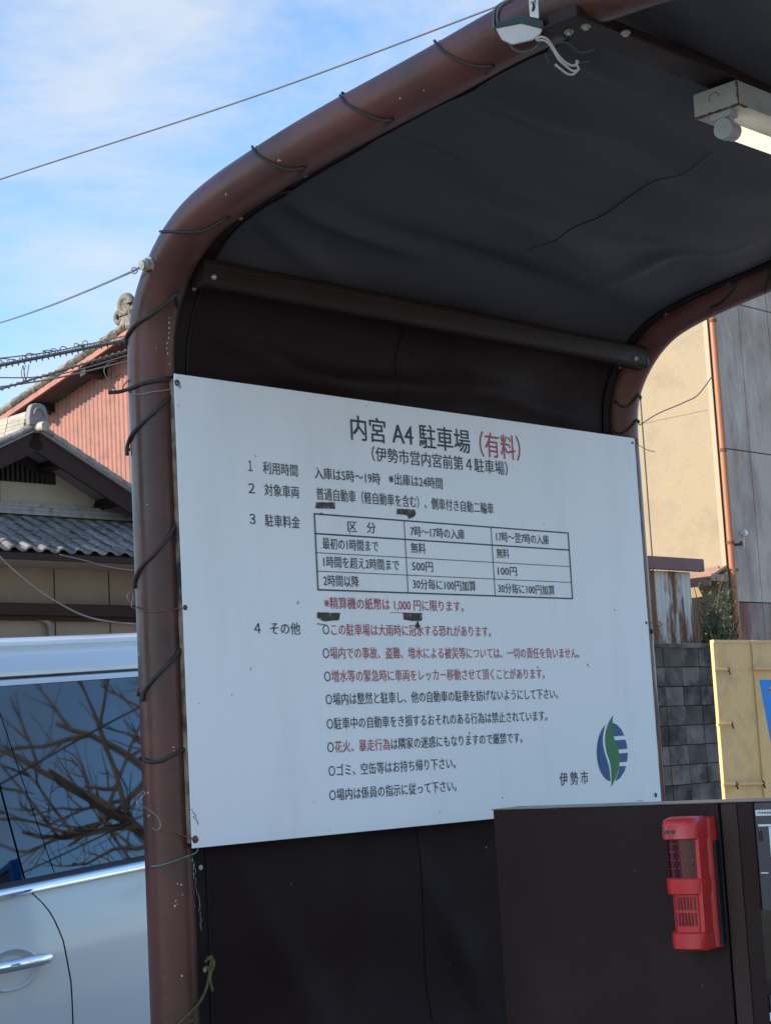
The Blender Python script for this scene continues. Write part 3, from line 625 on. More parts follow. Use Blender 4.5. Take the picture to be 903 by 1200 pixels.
# ================================================================== PAYMENT MACHINE
cz = 1.5 - .138
c0 = hit((577, 949.8), A(0, 0, cz), Z); c1 = hit((903, 939.3), A(0, 0, cz), Z)
ce = (c1 - c0) / np.linalg.norm(c1 - c0); cn = -np.cross(Z, ce) * -1
cn = np.cross(ce, Z); cn = cn if np.dot(cn, -c0 + CAM) > 0 else -cn
def K(a, d, z): return c0 + ce * a + cn * d + Z * (z - 0)
def Kp(px, py, d=0.): q = hit((px, py), c0 + cn * d, cn) - c0; return q @ ce, q[2]
PM = thing('payment_machine', 'dark brown parking payment machine cabinet in front of the notice board', 'payment machine', A(*(c0 + ce * .4 - cn * .13)[:2], 0))
s1 = Kp(842, 942)[0]; s2 = Kp(862, 942)[0]; s3 = Kp(881, 942)[0]
b = MB(); b.box(K(s1 / 2 - .001, -.06, -cz / 2), ce * (s1 / 2 - .0015), cn * .06, Z * cz / 2); b.build('side_panel', V['cab'], PM, bevel=.0025)
b = MB(); b.box(K((s1 + s2) / 2 + .001, -.061, -cz / 2), ce * ((s2 - s1) / 2 - .0008), cn * .06, Z * (cz / 2 - .001)); b.build('edge_strip', V['cab2'], PM, bevel=.002)
b = MB(); b.box(K((s2 + s3) / 2 + .001, -.059, -cz / 2), ce * ((s3 - s2) / 2 - .0005), cn * .06, Z * (cz / 2 - .001)); b.build('frame', V['cab'], PM, bevel=.002)
b = MB(); b.box(K(s3 + .3, -.064, -cz / 2), ce * .2993, cn * .06, Z * (cz / 2 - .001)); b.build('face_panel', V['face'], PM, bevel=.002)
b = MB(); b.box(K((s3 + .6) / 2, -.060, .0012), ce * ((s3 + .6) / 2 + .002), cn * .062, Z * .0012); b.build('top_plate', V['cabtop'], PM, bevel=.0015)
def plate(name, x0, y0, x1, y1, m, d=-.003, th=.0015):
    a0, z0 = Kp(x0, y0, d); a1, z1 = Kp(x1, y1, d); b = MB(); b.box(K((a0 + a1) / 2, d, (z0 + z1) / 2), ce * abs(a1 - a0) / 2, cn * th, Z * abs(z1 - z0) / 2); return b.build(name, V[m], PM)
plate('label_strip', 884.8, 949.5, 918, 955.5, 'label')
b = MB()
for i in range(9):
    a, z_ = Kp(888 + i * 1.9, 952.6, -.003); b.box(K(a, -.0012, z_), ce * .0009, cn * .0002, Z * random.uniform(.0015, .0022))
b.build('tiny_print', V['ink'], PM)
plate('slot_mark', 888, 966.3, 930, 967.8, 'label'); plate('paper_notice', 900.5, 969, 960, 1004, 'label'); plate('lamp_window', 888, 974, 893, 985.5, 'cab2')
plate('slot_mark', 891.5, 1022.5, 900, 1024, 'label'); plate('display', 891.5, 1067, 960, 1168, 'blackgl', th=.003); plate('paper_notice', 899.5, 1187, 960, 1199, 'label')
# ---- siren
W_, H_ = .084, .256
a1, zt = Kp(837, 957); a0 = a1 - W_; am = a1 - W_ / 2; zt = Kp(838, 956)[1]
SR = thing('alarm_siren', 'red wall alarm with dark lens and slotted speaker on the brown cabinet', 'alarm siren', K(am, 0, zt - H_))
def sec(z, w, d, back=.0, k=8, sq=.55):
    """rounded front section: back edge flat on the panel"""
    pts = []
    for i in range(k * 2 + 1):
        th = math.pi * i / (k * 2); cx = math.copysign(abs(math.cos(th)) ** sq, math.cos(th)); sy_ = abs(math.sin(th)) ** .45
        pts.append(K(am + w / 2 * cx, back + (d - back) * sy_, z))
    return pts
zb = zt - H_
def zf(f): return zt - f * H_
def sd_(f):
    c_ = abs(f) ** (1 / .55); return math.sqrt(max(0, 1 - c_ * c_)) ** .45
b = MB()
b.loft([sec(zf(1), W_ * .9, .030, .0), sec(zf(.985), W_, .036, 0), sec(zf(.015), W_, .036, 0), sec(zf(0), W_ * .9, .030, 0)]); b.build('back_shell', V['siren'], SR, smooth=50)
DF = .098; WF = W_ * .92
b = MB(); b.loft([sec(zf(.995), WF * .9, DF * .84, .034), sec(zf(.975), WF * .97, DF * .93, .034), sec(zf(.865), WF * .97, DF * .93, .034), sec(zf(.855), WF * .92, DF * .86, .034)]); b.build('bottom_cap', V['siren'], SR, smooth=50)
b = MB(); b.loft([sec(zf(.86), WF * .86, DF * .80, .034), sec(zf(.57), WF * .86, DF * .82, .034)]); SP_ = b.build('speaker_body', V['siren'], SR, smooth=50)
b = MB(); b.loft([sec(zf(.575), WF * .93, DF * .88, .034), sec(zf(.565), WF * .99, DF * .97, .034), sec(zf(.455), WF * 1.0, DF * 1.0, .034), sec(zf(.445), WF * .93, DF * .92, .034)]); b.build('middle_band', V['siren'], SR, smooth=50)
b = MB(); b.loft([sec(zf(.45), WF * .88, DF * .90, .034), sec(zf(.15), WF * .88, DF * .93, .034)]); LN_ = b.build('lens', V['lens'], SR, smooth=50)
b = MB(); b.loft([sec(zf(.16), WF * .95, DF * .97, .034), sec(zf(.15), WF * 1.0, DF * 1.05, .034), sec(zf(.05), WF * 1.0, DF * 1.03, .034), sec(zf(.012), WF * .97, DF * .98, .034), sec(zf(-.01), WF * .8, DF * .8, .034)]); TC_ = b.build('top_cap', V['siren'], SR, smooth=50)
# right-hand rails beside lens and speaker
b = MB(); b.box(K(am + WF * .42, .058, (zf(.86) + zf(.12)) / 2), ce * .0045, cn * .022, Z * (H_ * .37)); b.build('side_rail', V['siren'], SR, bevel=.002)
b = MB(); rs = random.Random(2)
for j in range(4):
    for i in range(7): b.ball(K(am - WF * .36 + i * .0085, DF * .92 * sd_((-.36 + i * .0085 / WF) / .44) + .0005, zf(.19 + .062 * j)), .0023, 6, 4, sc=(1, 1, .8))
b.build('led', V['led'], LN_, smooth=180)
for j in range(2):
    for i in range(8):
        if j * 8 + i >= 0:
            b = MB(); zc = zf(.64 + .12 * j); b.box(K(am - WF * .37 + i * .0068, DF * .812 * sd_((-.37 + i * .0068 / WF) / .43), zc), ce * .0016, cn * .0022, Z * .0125); b.build('slot', V['slot'], SP_)
b = MB(); b.box(K(am - WF * .18, DF * 1.045, zf(.095)), ce * .0125, cn * .001, Z * .003); b.build('name_plate', V['tape'], TC_)
b = MB(); b.box(K(a1 + .003, .010, (zt + zb) / 2 - .02), ce * .003, cn * .010, Z * .10); b.build('siren_shadow_strip', V['seal'], SR)  # black strip standing in for the shadow beside the siren

# ================================================================== VAN
vd = ray(1800, 679); va = vd / np.linalg.norm(vd)                 # along the van, towards its rear
vn = np.cross(va, Z); vn /= np.linalg.norm(vn)
vn = vn if np.dot(vn, CAM - atY(60, 950, 5.2)) > 0 else -vn
vu = np.cross(vn, va); vu = vu if vu[2] > 0 else -vu
V0 = atY(0, 1047, 5.05)
def VP3(s, h, d): return V0 + va * s + vu * h + vn * d
def vpx(px, py, d=0.): q = hit((px, py), V0 + vn * d, vn) - V0; return q @ va, q @ vu
print('VAN win top h', vpx(0, 804.8), 'roof', vpx(0, 746), 'right', vpx(232, 1060))
hw = vpx(0, 804.8, -.06)[1]; h1 = vpx(0, 797, -.07)[1]; h2 = vpx(0, 793, -.07)[1]; h3 = vpx(0, 772, -.08)[1]; h4 = vpx(0, 762, -.1)[1]; h5 = vpx(0, 756, -.12)[1]; h6 = vpx(0, 746, -.2)[1]
VN = thing('parked_van', 'white van with dark tinted windows and chrome trim parked behind the left pipe', 'van', VP3(.3, -1.15, -.9) * A(1, 1, 0) + A(0, 0, .0))
def vprof(name, prof_, s0, s1, m, ns=24, smooth=40, label=None):
    b = MB()
    def fn(a, c):
        h, d = prof_[int(round(c * (len(prof_) - 1)))]; s = s0(h) * (1 - a) + s1(h) * a if callable(s0) else s0 * (1 - a) + s1 * a
        return VP3(s, h, d - .002 * (s - .3) ** 2)
    b.grid(fn, ns, len(prof_) - 1); return b.build(name, V[m], VN, smooth=smooth)
S0, S1 = -2.3, 2.25
tilt = lambda h: -.085 * h / hw                                  # window plane leans in
body = [(-.018, .0)] + [(-.018 - .03 * i, .012 * math.sin(min(1, i / 7) * 1.57) + .016 * math.sin(i / 24 * 3.1)) for i in range(1, 25)] + [(-.80, -.02)]
# door gap: pixel curve -> van s at height h
gpx = [vpx(*p) for p in [(37.4, 1047.7), (48, 1058), (57.6, 1072), (67.7, 1101), (75.4, 1152.8), (77.2, 1200)]]
gh = [p[1] for p in gpx][::-1]; gs = [p[0] for p in gpx][::-1]
def gap(h): return float(np.interp(h, gh, gs))
FD_ = vprof('front_door', body, lambda h: S0 + .9, lambda h: gap(h) - .003, 'van', 60)
vprof('rear_door', body, lambda h: gap(h) + .003, lambda h: S1, 'van', 80)
b = MB(); b.grid(lambda a, c: VP3(S0 + .95 + a * (S1 - S0 - 1.0), -.03 - c * .7, -.02), 10, 4); b.build('inner_sill', V['seal'], VN)
# front end, bonnet side and far side so that the van is whole
b = MB()
secs = []
for s, top, wd in ((S0 - .75, -.15, .76), (S0 - .6, -.02, .84), (S0 + .2, .08, .88), (S0 + .9, .60, .88)):
    hh = top
    secs.append([VP3(s, -.85, -.02), VP3(s, -.2, .02), VP3(s, min(hh, .0), .0), VP3(s, hh - .02, -.10 if hh > .3 else -.03), VP3(s, hh, -.30), VP3(s, hh, -1.45), VP3(s, hh - .02, -1.66), VP3(s, min(hh, 0), -1.76), VP3(s, -.2, -1.78), VP3(s, -.85, -1.76)])
b.loft(secs); b.build('front_body', V['van'], VN, smooth=40)
b = MB(); b.loft([[VP3(s, -.85, -.06), VP3(s, -.04, -.06), VP3(s, h1, -.14), VP3(s, h4, -.20), VP3(s, h4, -1.56), VP3(s, h1, -1.64), VP3(s, -.04, -1.76), VP3(s, -.85, -1.76)] for s in (S0 + .9, S1 - .02)]); b.build('far_body', V['seal'], VN)
vprof('chrome_strip', [(-.018, .006), (-.014, .014), (.004, .015), (.010, .008), (.012, -.002)], S0 + .9, S1, 'chrome', 20, 60)
vprof('glass_run', [(.011, -.002), (.020, -.006), (.024, -.012)], S0 + .9, S1, 'seal', 20)
pil = [vpx(*p) for p in [(0, 829.7), (12, 880), (33, 1037.5)]]
def pline(h, a=pil): k = np.polyfit([p[1] for p in a], [p[0] for p in a], 1); return k[0] * h + k[1]
pil2 = [vpx(*p) for p in [(17, 804.8), (41, 899.5), (68.8, 1031.5)]]
win = [(h, -.012 - .085 * ((h - .02) / hw) - .002 * math.sin(math.pi * (h - .02) / hw)) for h in np.linspace(.022, hw, 14)]
vprof('front_window', win, lambda h: S0 + .9, lambda h: pline(h) - .004, 'glass', 24, 180)
vprof('pillar_panel', win, lambda h: pline(h) + .004, lambda h: pline(h, pil2) - .0025, 'glass', 6, 180)
vprof('rear_window', [(h, d - .001) for h, d in win], lambda h: pline(h, pil2) + .0025, lambda h: S1 - .1, 'glass', 40, 180)
vprof('window_surround', [(h, d - .008) for h, d in win], lambda h: S0 + .9, lambda h: S1, 'seal', 6)
d0 = win[-1][1]
vprof('door_top_frame', [(hw, d0 - .004), (hw + .002, d0 + .006), ((hw + h1) / 2, d0 + .004), (h1 - .002, d0 - .004), (h1 + .001, d0 - .016)], S0 + .9, S1, 'van', 20, 60)
vprof('roof_side', [(h2 - .004, d0 - .03), (h2, d0 - .012), (h2 + .012, d0 - .012), ((h2 + h3) / 2, d0 - .022), (h3, d0 - .040), (h3 + .012, d0 - .052), (h4 - .004, d0 - .066), (h4 - .001, d0 - .085), (h4 + .001, d0 - .085), (h5 - .002, d0 - .078), (h5, d0 - .10), (h5 + .004, d0 - .12), (h5 + .012, d0 - .12),
        (h6 - .012, d0 - .14), (h6 - .003, d0 - .17), (h6 + .004, d0 - .25), (h6 + .02, d0 - .6), (h6 + .02, d0 - 1.1), (h6 - .02, d0 - 1.45), (h3, d0 - 1.62)], S0 + .9, S1, 'van', 20, 30)
vprof('roof_gap', [(h1 - .01, d0 - .018), (h2 + .01, d0 - .024)], S0 + .9, S1, 'seal', 8)
# handle and its recess
ha = vpx(-60, 1143); hb = vpx(52, 1121)
def hp(t, dh, dd): return VP3(ha[0] + (hb[0] - ha[0]) * t, ha[1] + (hb[1] - ha[1]) * t + dh, dd)
HD = MB(); rings = []
for t, w, dd in ((-.02, .004, .022), (0, .011, .026), (.05, .015, .045), (.2, .0165, .058), (.5, .0165, .062), (.8, .0165, .058), (.93, .0155, .045), (.985, .011, .032), (1.0, .004, .026)):
    rings.append([hp(t, w * math.cos(2 * math.pi * i / 14), dd + .010 * math.sin(2 * math.pi * i / 14)) for i in range(14)])
HD.loft(rings); HD.build('door_handle', V['chrome'], FD_, smooth=60)
cc_ = vpx(14, 1134); b = MB()
def cup(a, c):
    th = 2 * math.pi * a; r_ = c; hx = .118 * r_ * math.cos(th); hy = .062 * r_ * math.sin(th); 
    if math.cos(th) > 0: hy *= .72 + .28 * abs(math.sin(th))
    lift = .027 + .005 * math.sin(math.pi * min(1, max(0, (r_ - .8) / .2))) - (.016 * (1 - (r_ / .85) ** 2) if r_ < .85 else 0)
    return VP3(cc_[0] - .03 + hx, cc_[1] + hy + hx * -.02, lift + .002 - (.012 if r_ > .999 else 0))
b.grid(cup, 48, 20); b.build('handle_recess', V['van'], FD_, smooth=180)
for s in (S0 - .1, S1 - .75):
    for dd in (-.12, -1.66):
        q = VP3(s, 0, dd); q[2] = .33
        b = MB(); b.disc(q - vn * .1, vn, .33, .2, 28); TY_ = b.build('tyre', V['rubber'], VN, smooth=30, bevel=.02)
        b = MB(); b.disc(q + vn * (.095 if dd > -1 else -.105), vn, .21, .012, 20, .18); b.build('wheel_rim', V['zinc'], TY_, smooth=30)
b = MB(); b.box(VP3(S1 - .01, -.2, -.90), va * .02, vn * .84, vu * .62); b.build('rear_body', V['van'], VN, bevel=.02)
b = MB(); q = VP3(-.1, -.95, -.9); b.box(A(q[0], q[1], q[2] * .5 + .2), va * 2.0, vn * .75, Z * .12); b.build('underbody', V['seal'], VN)

# ================================================================== HOUSE B (tiled gable with cream wall, near left)
QB = atY(0, 644, 21.)
HB = thing('tiled_house', 'cream gabled house with silver grey tiles and dark brown bargeboards at far left', 'house', F(QB, 1, -4, 0) * A(1, 1, 0))
SLP = .50
def tile_mesh(w=.238, l=.25, name='roof_tile'):
    b = MB(); k = 8; rows = []
    xs = [i / k for i in range(k + 1)]
    prof_ = [.030 * math.sin(2 * math.pi * (x * .95 + .02)) * (1.0 if x < .5 else .75) for x in xs]
    for y, dz in ((0, -.022), (0, .006), (l, -.012)):
        rows.append([((x - .5) * w * 1.06, y, pz + dz) for x, pz in zip(xs, prof_)])
    b.loft(rows, closed=False, caps=False)
    me = bpy.data.meshes.new(name); me.from_pydata([tuple(map(float, v)) for v in b.v], [], b.f)
    me.polygons.foreach_set('use_smooth', [True] * len(me.polygons)); me.set_sharp_from_angle(angle=math.radians(50)); me.update()
    return me
TM = tile_mesh(); TM.materials.append(V['tile'])
def tile_field(parent, P0, ex, eup, nx, ny, pitch=.235, ex_len=.213, rng=None, mesh=TM):
    """ex along the eave, eup up the slope"""
    en = np.cross(ex, eup); en /= np.linalg.norm(en); m3 = frame3(ex, eup, en); r_ = random.Random(5)
    for j in range(ny):
        for i in range(nx):
            p = P0 + ex * pitch * (i + .5) + eup * ex_len * j + en * (.03 + r_.uniform(-.004, .004))
            piece('roof_tile', mesh, parent, p, m3)
up = (-N + Z * SLP); up /= np.linalg.norm(up)
# pent roof deck and its tiles
run = 1.28
b = MB(); b.prism([F(QB, -1.6, .02, -.03), F(QB, 5.2, .02, -.03), F(QB, 5.2, -run, -.03 + SLP * run), F(QB, -1.6, -run, -.03 + SLP * run)], -Z * .06); b.build('roof_deck', V['darkwood'], HB)
tile_field(HB, F(QB, -.8, .0, .0), R, up, 16, 6)
b = MB(); b.box(F(QB, 1.8, .03, -.075), R * 3.4, N * .03, Z * .035); b.build('gutter', V['darkwood'], HB)
b = MB(); b.box(F(QB, 1.8, -.35, -.10), R * 3.4, N * .33, Z * .012); b.build('soffit', V['soffit'], HB)
wl = -.72
b = MB(); b.box(F(QB, 1.8, wl - .1, -1.0), R * 3.4, N * .1, Z * .92); b.build('upper_wall', V['tanwall'], HB)
for uu in (-.35, .42, 1.25, 2.1):
    b = MB(); b.box(F(QB, uu, wl + .004, -.62), R * .006, N * .004, Z * .50); b.build('wall_joint_or_shadow', V['darkwood'], HB)
zl = QB[2] and (hit((60, 716), F(QB, 0, wl, 0), N) - QB)[2]
b = MB(); b.box(F(QB, 1.8, wl + .08, zl), R * 3.4, N * .10, Z * .075); b.box(F(QB, 1.8, wl + .05, zl - .10), R * 3.4, N * .06, Z * .03); b.build('beam', V['darkwood'], HB)
b = MB(); b.box(F(QB, 1.8, wl - .12, (zl - QB[2]) / 2 - .1), R * 3.4, N * .1, Z * ((zl + QB[2]) / 2 - .06)); b.build('lower_wall', V['tanwall'], HB)
pp = [hit(p, F(QB, 0, wl + .06, 0), N) for p in [(8, 722), (22, 722.5), (48, 725), (57, 730), (59, 738), (60, 790)]]
b = MB(); b.tube(smoothline(pp, 20), .034, 10); b.build('wall_pipe', V['soffit'], HB, smooth=180)
# noshi course against the gable wall
b = MB(); 
for i, (zz, nn) in enumerate(((.0, .06), (.055, .03), (.11, .0))): b.box(F(QB, 1.8, -run + nn, SLP * run + .03 + zz), R * 3.4, N * .06, Z * .024)
b.build('flashing_course', V['tile'], HB)
# gable wall and roof
nW = -run - .02; nBg = nW + .55
ap = hit((42, 502), F(QB, 0, nBg, 0), N) - QB; au, az = ap @ R, ap[2]
rgt = hit((152, 575), F(QB, 0, nBg, 0), N) - QB; pR = (az - rgt[2]) / (rgt @ R - au)
lft = hit((0, 533), F(QB, 0, nBg, 0), N) - QB; pL = (az - lft[2]) / (au - lft @ R); print('pitches', pR, pL)
pG = (pR + pL) / 2 if abs(pR - pL) < .2 else pR
wing = (az - SLP * run - .02) / pG
wl0 = SLP * run - .05
b = MB(); b.prism([F(QB, au - wing, nW - .1, wl0), F(QB, au + wing, nW - .1, wl0), F(QB, au, nW - .1, az - .05)], N * .1); b.build('gable_wall', V['cream'], HB)
b = MB(); b.box(F(QB, au - .27, nW + .02, wl0 + .5), R * .045, N * .02, Z * .5); b.build('gable_post', V['darkwood'], HB)
# lattice in the apex
uc = au - .27; zlat0 = (hit((10, 564), F(QB, 0, nW, 0), N) - QB)[2]
for i in range(-11, 13):
    x = uc + i * .075; zt_ = az - .32 - pG * abs(x - au)
    if zt_ > zlat0 + .02:
        b = MB(); b.box(F(QB, x, nW + .045, (zlat0 + zt_) / 2), R * .018, N * .02, Z * (zt_ - zlat0) / 2); b.build('lattice_bar', V['blackwood'], HB)
b = MB(); wz = (az - .32 - zlat0) / pG
b.prism([F(QB, uc - .85, nW + .002, zlat0), F(QB, uc + .92, nW + .002, zlat0), F(QB, uc + .92, nW + .002, min(az - .1, az - .12 - pG * (uc + .92 - au) + .12)), F(QB, au, nW + .002, az - .18), F(QB, uc - .85, nW + .002, az - .1 - pG * (au - uc + .85) + .1)], N * .015); b.build('vent_backing', V['blackwood'], HB)
for sg in (1, -1):
    dr = R * sg - Z * pG; ln = np.linalg.norm(dr); dr = dr / ln; un = np.cross(dr, N) * (1 if sg < 0 else -1); un = un if un[2] > 0 else -un
    L_ = 3.1
    a_ = F(QB, au, nBg, az)
    b = MB(); b.box(a_ + dr * L_ / 2 - un * .15 - N * .02, dr * L_ / 2, un * .12, N * .022); b.build('bargeboard', V['darkwood'], HB)
    b = MB(); b.box(a_ + dr * L_ / 2 - un * .015 - N * .0, dr * L_ / 2, un * .012, N * .045); b.build('drip_strip', V['soffit'], HB)
    b = MB(); b.box(a_ + dr * L_ / 2 - un * .10 - N * (3.0 + .05), dr * L_ / 2, un * .03, N * 3.0); b.build('soffit', V['soffit'], HB)
    for t in (.55, 1.55, 2.4):
        b = MB(); b.box(a_ + dr * t - un * .18 - N * .32, dr * .05, un * .06, N * .27); b.build('rafter_end', V['darkwood'], HB)
    ups = -dr
    # roof slope tiles (left slope is just seen), edge tiles along the rake
    if sg < 0:
        eup = -dr; exx = -N
        en = np.cross(eup, exx); 
        e_ = a_ + dr * 2.1 - un * .0
        TMx = TM
        m3 = frame3(exx, eup, np.cross(exx, eup)); 
        flip = np.cross(exx, eup)[2] > 0
        ex2 = exx if flip else -exx; st = e_ if flip else e_ - N * 5.0
        tile_field(HB, st, ex2, eup, 18, 10)
    for i in range(13):
        c_ = a_ + dr * (.12 + .24 * i) + un * .035
        b = MB(); b.loft([[c_ + dr * x + un * (.045 * math.cos(t_) + lift) + N * (.055 * math.sin(t_) + .01) for t_ in np.linspace(0, 2 * math.pi, 9)[:-1]] for x, lift in ((-.115, .0), (.10, .012), (.118, .004))]); b.build('rake_tile', V['tile'], HB, smooth=50)
# ridge, running back from the gable
rt = F(QB, au, nBg, az - .09)
b = MB(); b.prism([F(QB, au - 2.9, nW - .12, az - 2.9 * pG - .03), F(QB, au, nW - .12, az - .03), F(QB, au + 2.9, nW - .12, az - 2.9 * pG - .03)], -N * 5.5); b.build('roof_body', V['tile'], HB)
b = MB()
for j, (hh, ww) in enumerate(((.03, .15), (.085, .135), (.14, .12), (.195, .105))):
    for i in range(9):
        b = MB(); b.box(rt - N * (.28 + .42 * i) + Z * (hh + .05), N * .205, R * ww, Z * .025); b.build('ridge_tile', V['ridge'], HB, bevel=.006)
for i in range(9):
    b = MB(); b.loft([[rt - N * (.08 + .42 * (i + k)) + R * .10 * math.cos(t_) + Z * (.27 + .07 * math.sin(t_)) for t_ in np.linspace(0, math.pi, 8)] for k in (0, .97)], closed=False, caps=False); b.build('ridge_cap', V['ridge'], HB, smooth=60)
b = MB(); oc = [(-.19, -.02), (.19, -.02), (.20, .10), (.17, .26), (.13, .34), (.05, .37), (-.05, .37), (-.13, .34), (-.17, .26), (-.20, .10)]
b.prism([rt + R * x * .75 + Z * (y * .75 + .13) - N * .02 for x, y in oc], N * .10); b.build('ridge_end_tile', V['soffit'], HB, bevel=.02)
b = MB(); b.tube([rt + R * .075 * math.cos(t_) + Z * (.26 + .08 * math.sin(t_)) + N * .09 for t_ in np.linspace(-.2, math.pi + .2, 14)], .018, 8); b.build('end_tile_moulding', V['soffit'], HB, smooth=180)
b = MB(); b.tube([rt + Z * .10 - N * .03, rt + Z * .085 + N * .22], [.07, .062], 16); b.build('round_end_tile', V['ridge'], HB, smooth=50)

# ================================================================== HOUSE C (salmon corrugated gable)
QC = atY(150, 384, 27.)
HC = thing('salmon_house', 'tall house with salmon corrugated metal gable and weathered tiles behind the cream house', 'house', F(QC, 2, -1, 0) * A(1, 1, 0))
lf = hit((0, 487), QC, R) - QC; pC = lf[2] / (lf @ N); print('C pitch', pC, lf @ N)   # z per n
pC = abs(pC); LC = 5.6; LC2 = 4.5
zbase = -6.2
b = MB()                                          # corrugated wall, normal -R
def cw(a, c):
    n_ = -LC + a * (LC + LC2); top = -pC * abs(n_) - .12; z_ = zbase + c * (top - zbase)
    return F(QC, .46 + .014 * math.sin(2 * math.pi * n_ / .115), n_, z_)
b.grid(cw, 1100, 2); b.build('corrugated_wall', V['salmon'], HC, smooth=180)
b = MB(); b.box(F(QC, .445, -1.0, -2.95), R * .008, N * 5, Z * .012); b.build('flashing', V['salmon'], HC)
b = MB(); b.box(F(QC, 3.4, -.55, -5.5), R * 2.7, N * 4.9, Z * 3.2); b.build('house_body', V['brownsoffit'], HC)
for sg, LL in ((-1, LC), (1, LC2)):
    dr = N * sg - Z * pC; dr /= np.linalg.norm(dr); un = np.cross(dr, R); un = un if un[2] > 0 else -un; T_ = LL * math.sqrt(1 + pC * pC)
    b = MB(); b.box(QC + dr * T_ / 2 - un * .075, dr * T_ / 2, un * .045, R * .025); b.build('bargeboard', V['salmon'], HC)
    b = MB(); b.box(QC + dr * T_ / 2 - un * .07 + R * 3.03, dr * T_ / 2, un * .03, R * 3.0); b.build('soffit', V['brownsoffit'], HC)
    for t in (1.35, 2.9, 4.6, 6.0):
        if t < T_: b = MB(); b.box(QC + dr * t - un * .17 + R * .25, dr * .075, un * .07, R * .22); b.build('purlin_end', V['blackwood'], HC)
    if T_ > 3:
        b = MB()
    nk = int(T_ / .235)
    for i in range(nk):
        c_ = QC + dr * (.12 + .235 * i) + un * .03
        b = MB(); b.loft([[c_ + dr * x + un * (.085 * math.cos(t_) + lf_) + R * (.10 * math.sin(t_) + .03) for t_ in np.linspace(0, 2 * math.pi, 9)[:-1]] for x, lf_ in ((-.115, .0), (.10, .02), (.12, .005))]); b.build('rake_tile', V['oldtile'], HC, smooth=50)
    exx = R if sg > 0 else R
    b = MB(); b.grid(lambda a, c: QC + dr * T_ * a + R * (.12 + 6 * c) + un * (.02 + .03 * abs(math.sin(a * T_ / .235 * math.pi))), nk * 4, 3); b.build('roof_surface', V['oldtile'], HC, smooth=60, kind=None)
# ridge end ornament
b = MB()
b.box(QC + Z * .10 + R * .05, R * .10, N * .17, Z * .10)
b.build('ridge_end_tile', V['oldtile'], HC, bevel=.03)
b = MB()
for c_, r_, th in (((.0, .36), .13, .075), ((-.19, .20), .08, .055), ((.19, .20), .08, .055)):
    b.tube([QC + N * (c_[0] + r_ * math.cos(t_)) + Z * (c_[1] + r_ * math.sin(t_)) - R * .02 for t_ in np.linspace(0, 6.0, 20)], [th * (1 - .015 * i) for i in range(20)], 8)
b.box(QC + Z * .24 + R * .04, R * .07, N * .16, Z * .14)
b.tube([QC + Z * .34 - R * .06, QC + Z * .34 + R * .25], .13, 12); b.build('ridge_ornament', V['oldtile'], HC, smooth=60)
b = MB(); b.box(QC + Z * .12 + R * 3, R * 2.9, N * .13, Z * .14); b.tube([QC + Z * .30 + R * .1, QC + Z * .30 + R * 6], .10, 12); b.build('ridge', V['oldtile'], HC, smooth=50)

# ================================================================== RIGHT: STUCCO BUILDING
QD = atY(838.3, 500, 20.)                          # the sunny corner
HDg = thing('stucco_building', 'tall building with sunny beige stucco side and stained grey panel side at right', 'building', F(QD, 3, -3, 0) * A(1, 1, 0))
zg = -QD[2]
b = MB(); b.box(F(QD, .05, -1.6, zg / 2 + 1.4), R * .05, N * 1.58, Z * (1.4 - zg / 2)); b.build('stucco_wall', V['beige'], HDg)
b = MB(); b.box(F(QD, -.004, -.03, zg / 2 + 1.4), R * .006, N * .03, Z * (1.4 - zg / 2)); b.build('corner_trim', V['beigetrim'], HDg)
vj = (hit((757, 560), QD, R) - QD) @ N
b = MB(); b.box(F(QD, -.002, vj, 0), R * .003, N * .008, Z * 2.7); b.build('wall_joint_or_shadow', V['joint'], HDg)
hj = (hit((790, 490), QD, R) - QD)[2]
b = MB(); b.box(F(QD, -.002, -1.2, hj + .02), R * .003, N * 1.1, Z * .006); b.build('wall_joint_or_shadow', V['tanwall'], HDg)  # thin darker line painted as a wire's shadow across the stucco
b = MB(); b.box(F(QD, 3.2, -.12 - .03, zg / 2 + 1.4), R * 3.0, N * .03, Z * (1.4 - zg / 2)); b.build('panel_backing', V['joint'], HDg)
ju = [0.05 + .0]; j1 = (hit((877, 520), F(QD, 0, -.1, 0), N) - QD) @ R; jw = .62
zj1 = (hit((860, 527), F(QD, 0, -.1, 0), N) - QD)[2]; zj2 = (hit((880, 706), F(QD, 0, -.1, 0), N) - QD)[2]
cols = [.06, j1] + [j1 + jw * i for i in range(1, 9)]; rows_ = [zg + .1, zj2, zj1, zj1 + (zj1 - zj2), 2.8]
for i in range(len(cols) - 1):
    for j in range(len(rows_) - 1):
        b = MB(); b.box(F(QD, (cols[i] + cols[i + 1]) / 2, -.105, (rows_[j] + rows_[j + 1]) / 2), R * ((cols[i + 1] - cols[i]) / 2 - .006), N * .012, Z * ((rows_[j + 1] - rows_[j]) / 2 - .007))
        b.build('wall_panel', V['redstain'] if j < 1 else V['greywall'], HDg)
pu = (hit((844.6, 505), F(QD, 0, .03, 0), N) - QD) @ R
b = MB(); b.tube([F(QD, pu, .03, zg + .2), F(QD, pu, .03, 2.75)], .042, 16); DP_ = b.build('downpipe', V['orange'], HDg, smooth=60)
for py in (380, 529, 637):
    zc = (hit((845, py), F(QD, .1, .03, 0), N) - QD)[2]; b = MB(); b.disc(F(QD, pu, .03, zc), Z, .050, .035, 16); b.box(F(QD, pu + .05, -.03, zc + .015), R * .04, N * .015, Z * .012); b.build('pipe_clip', V['rust'], DP_)
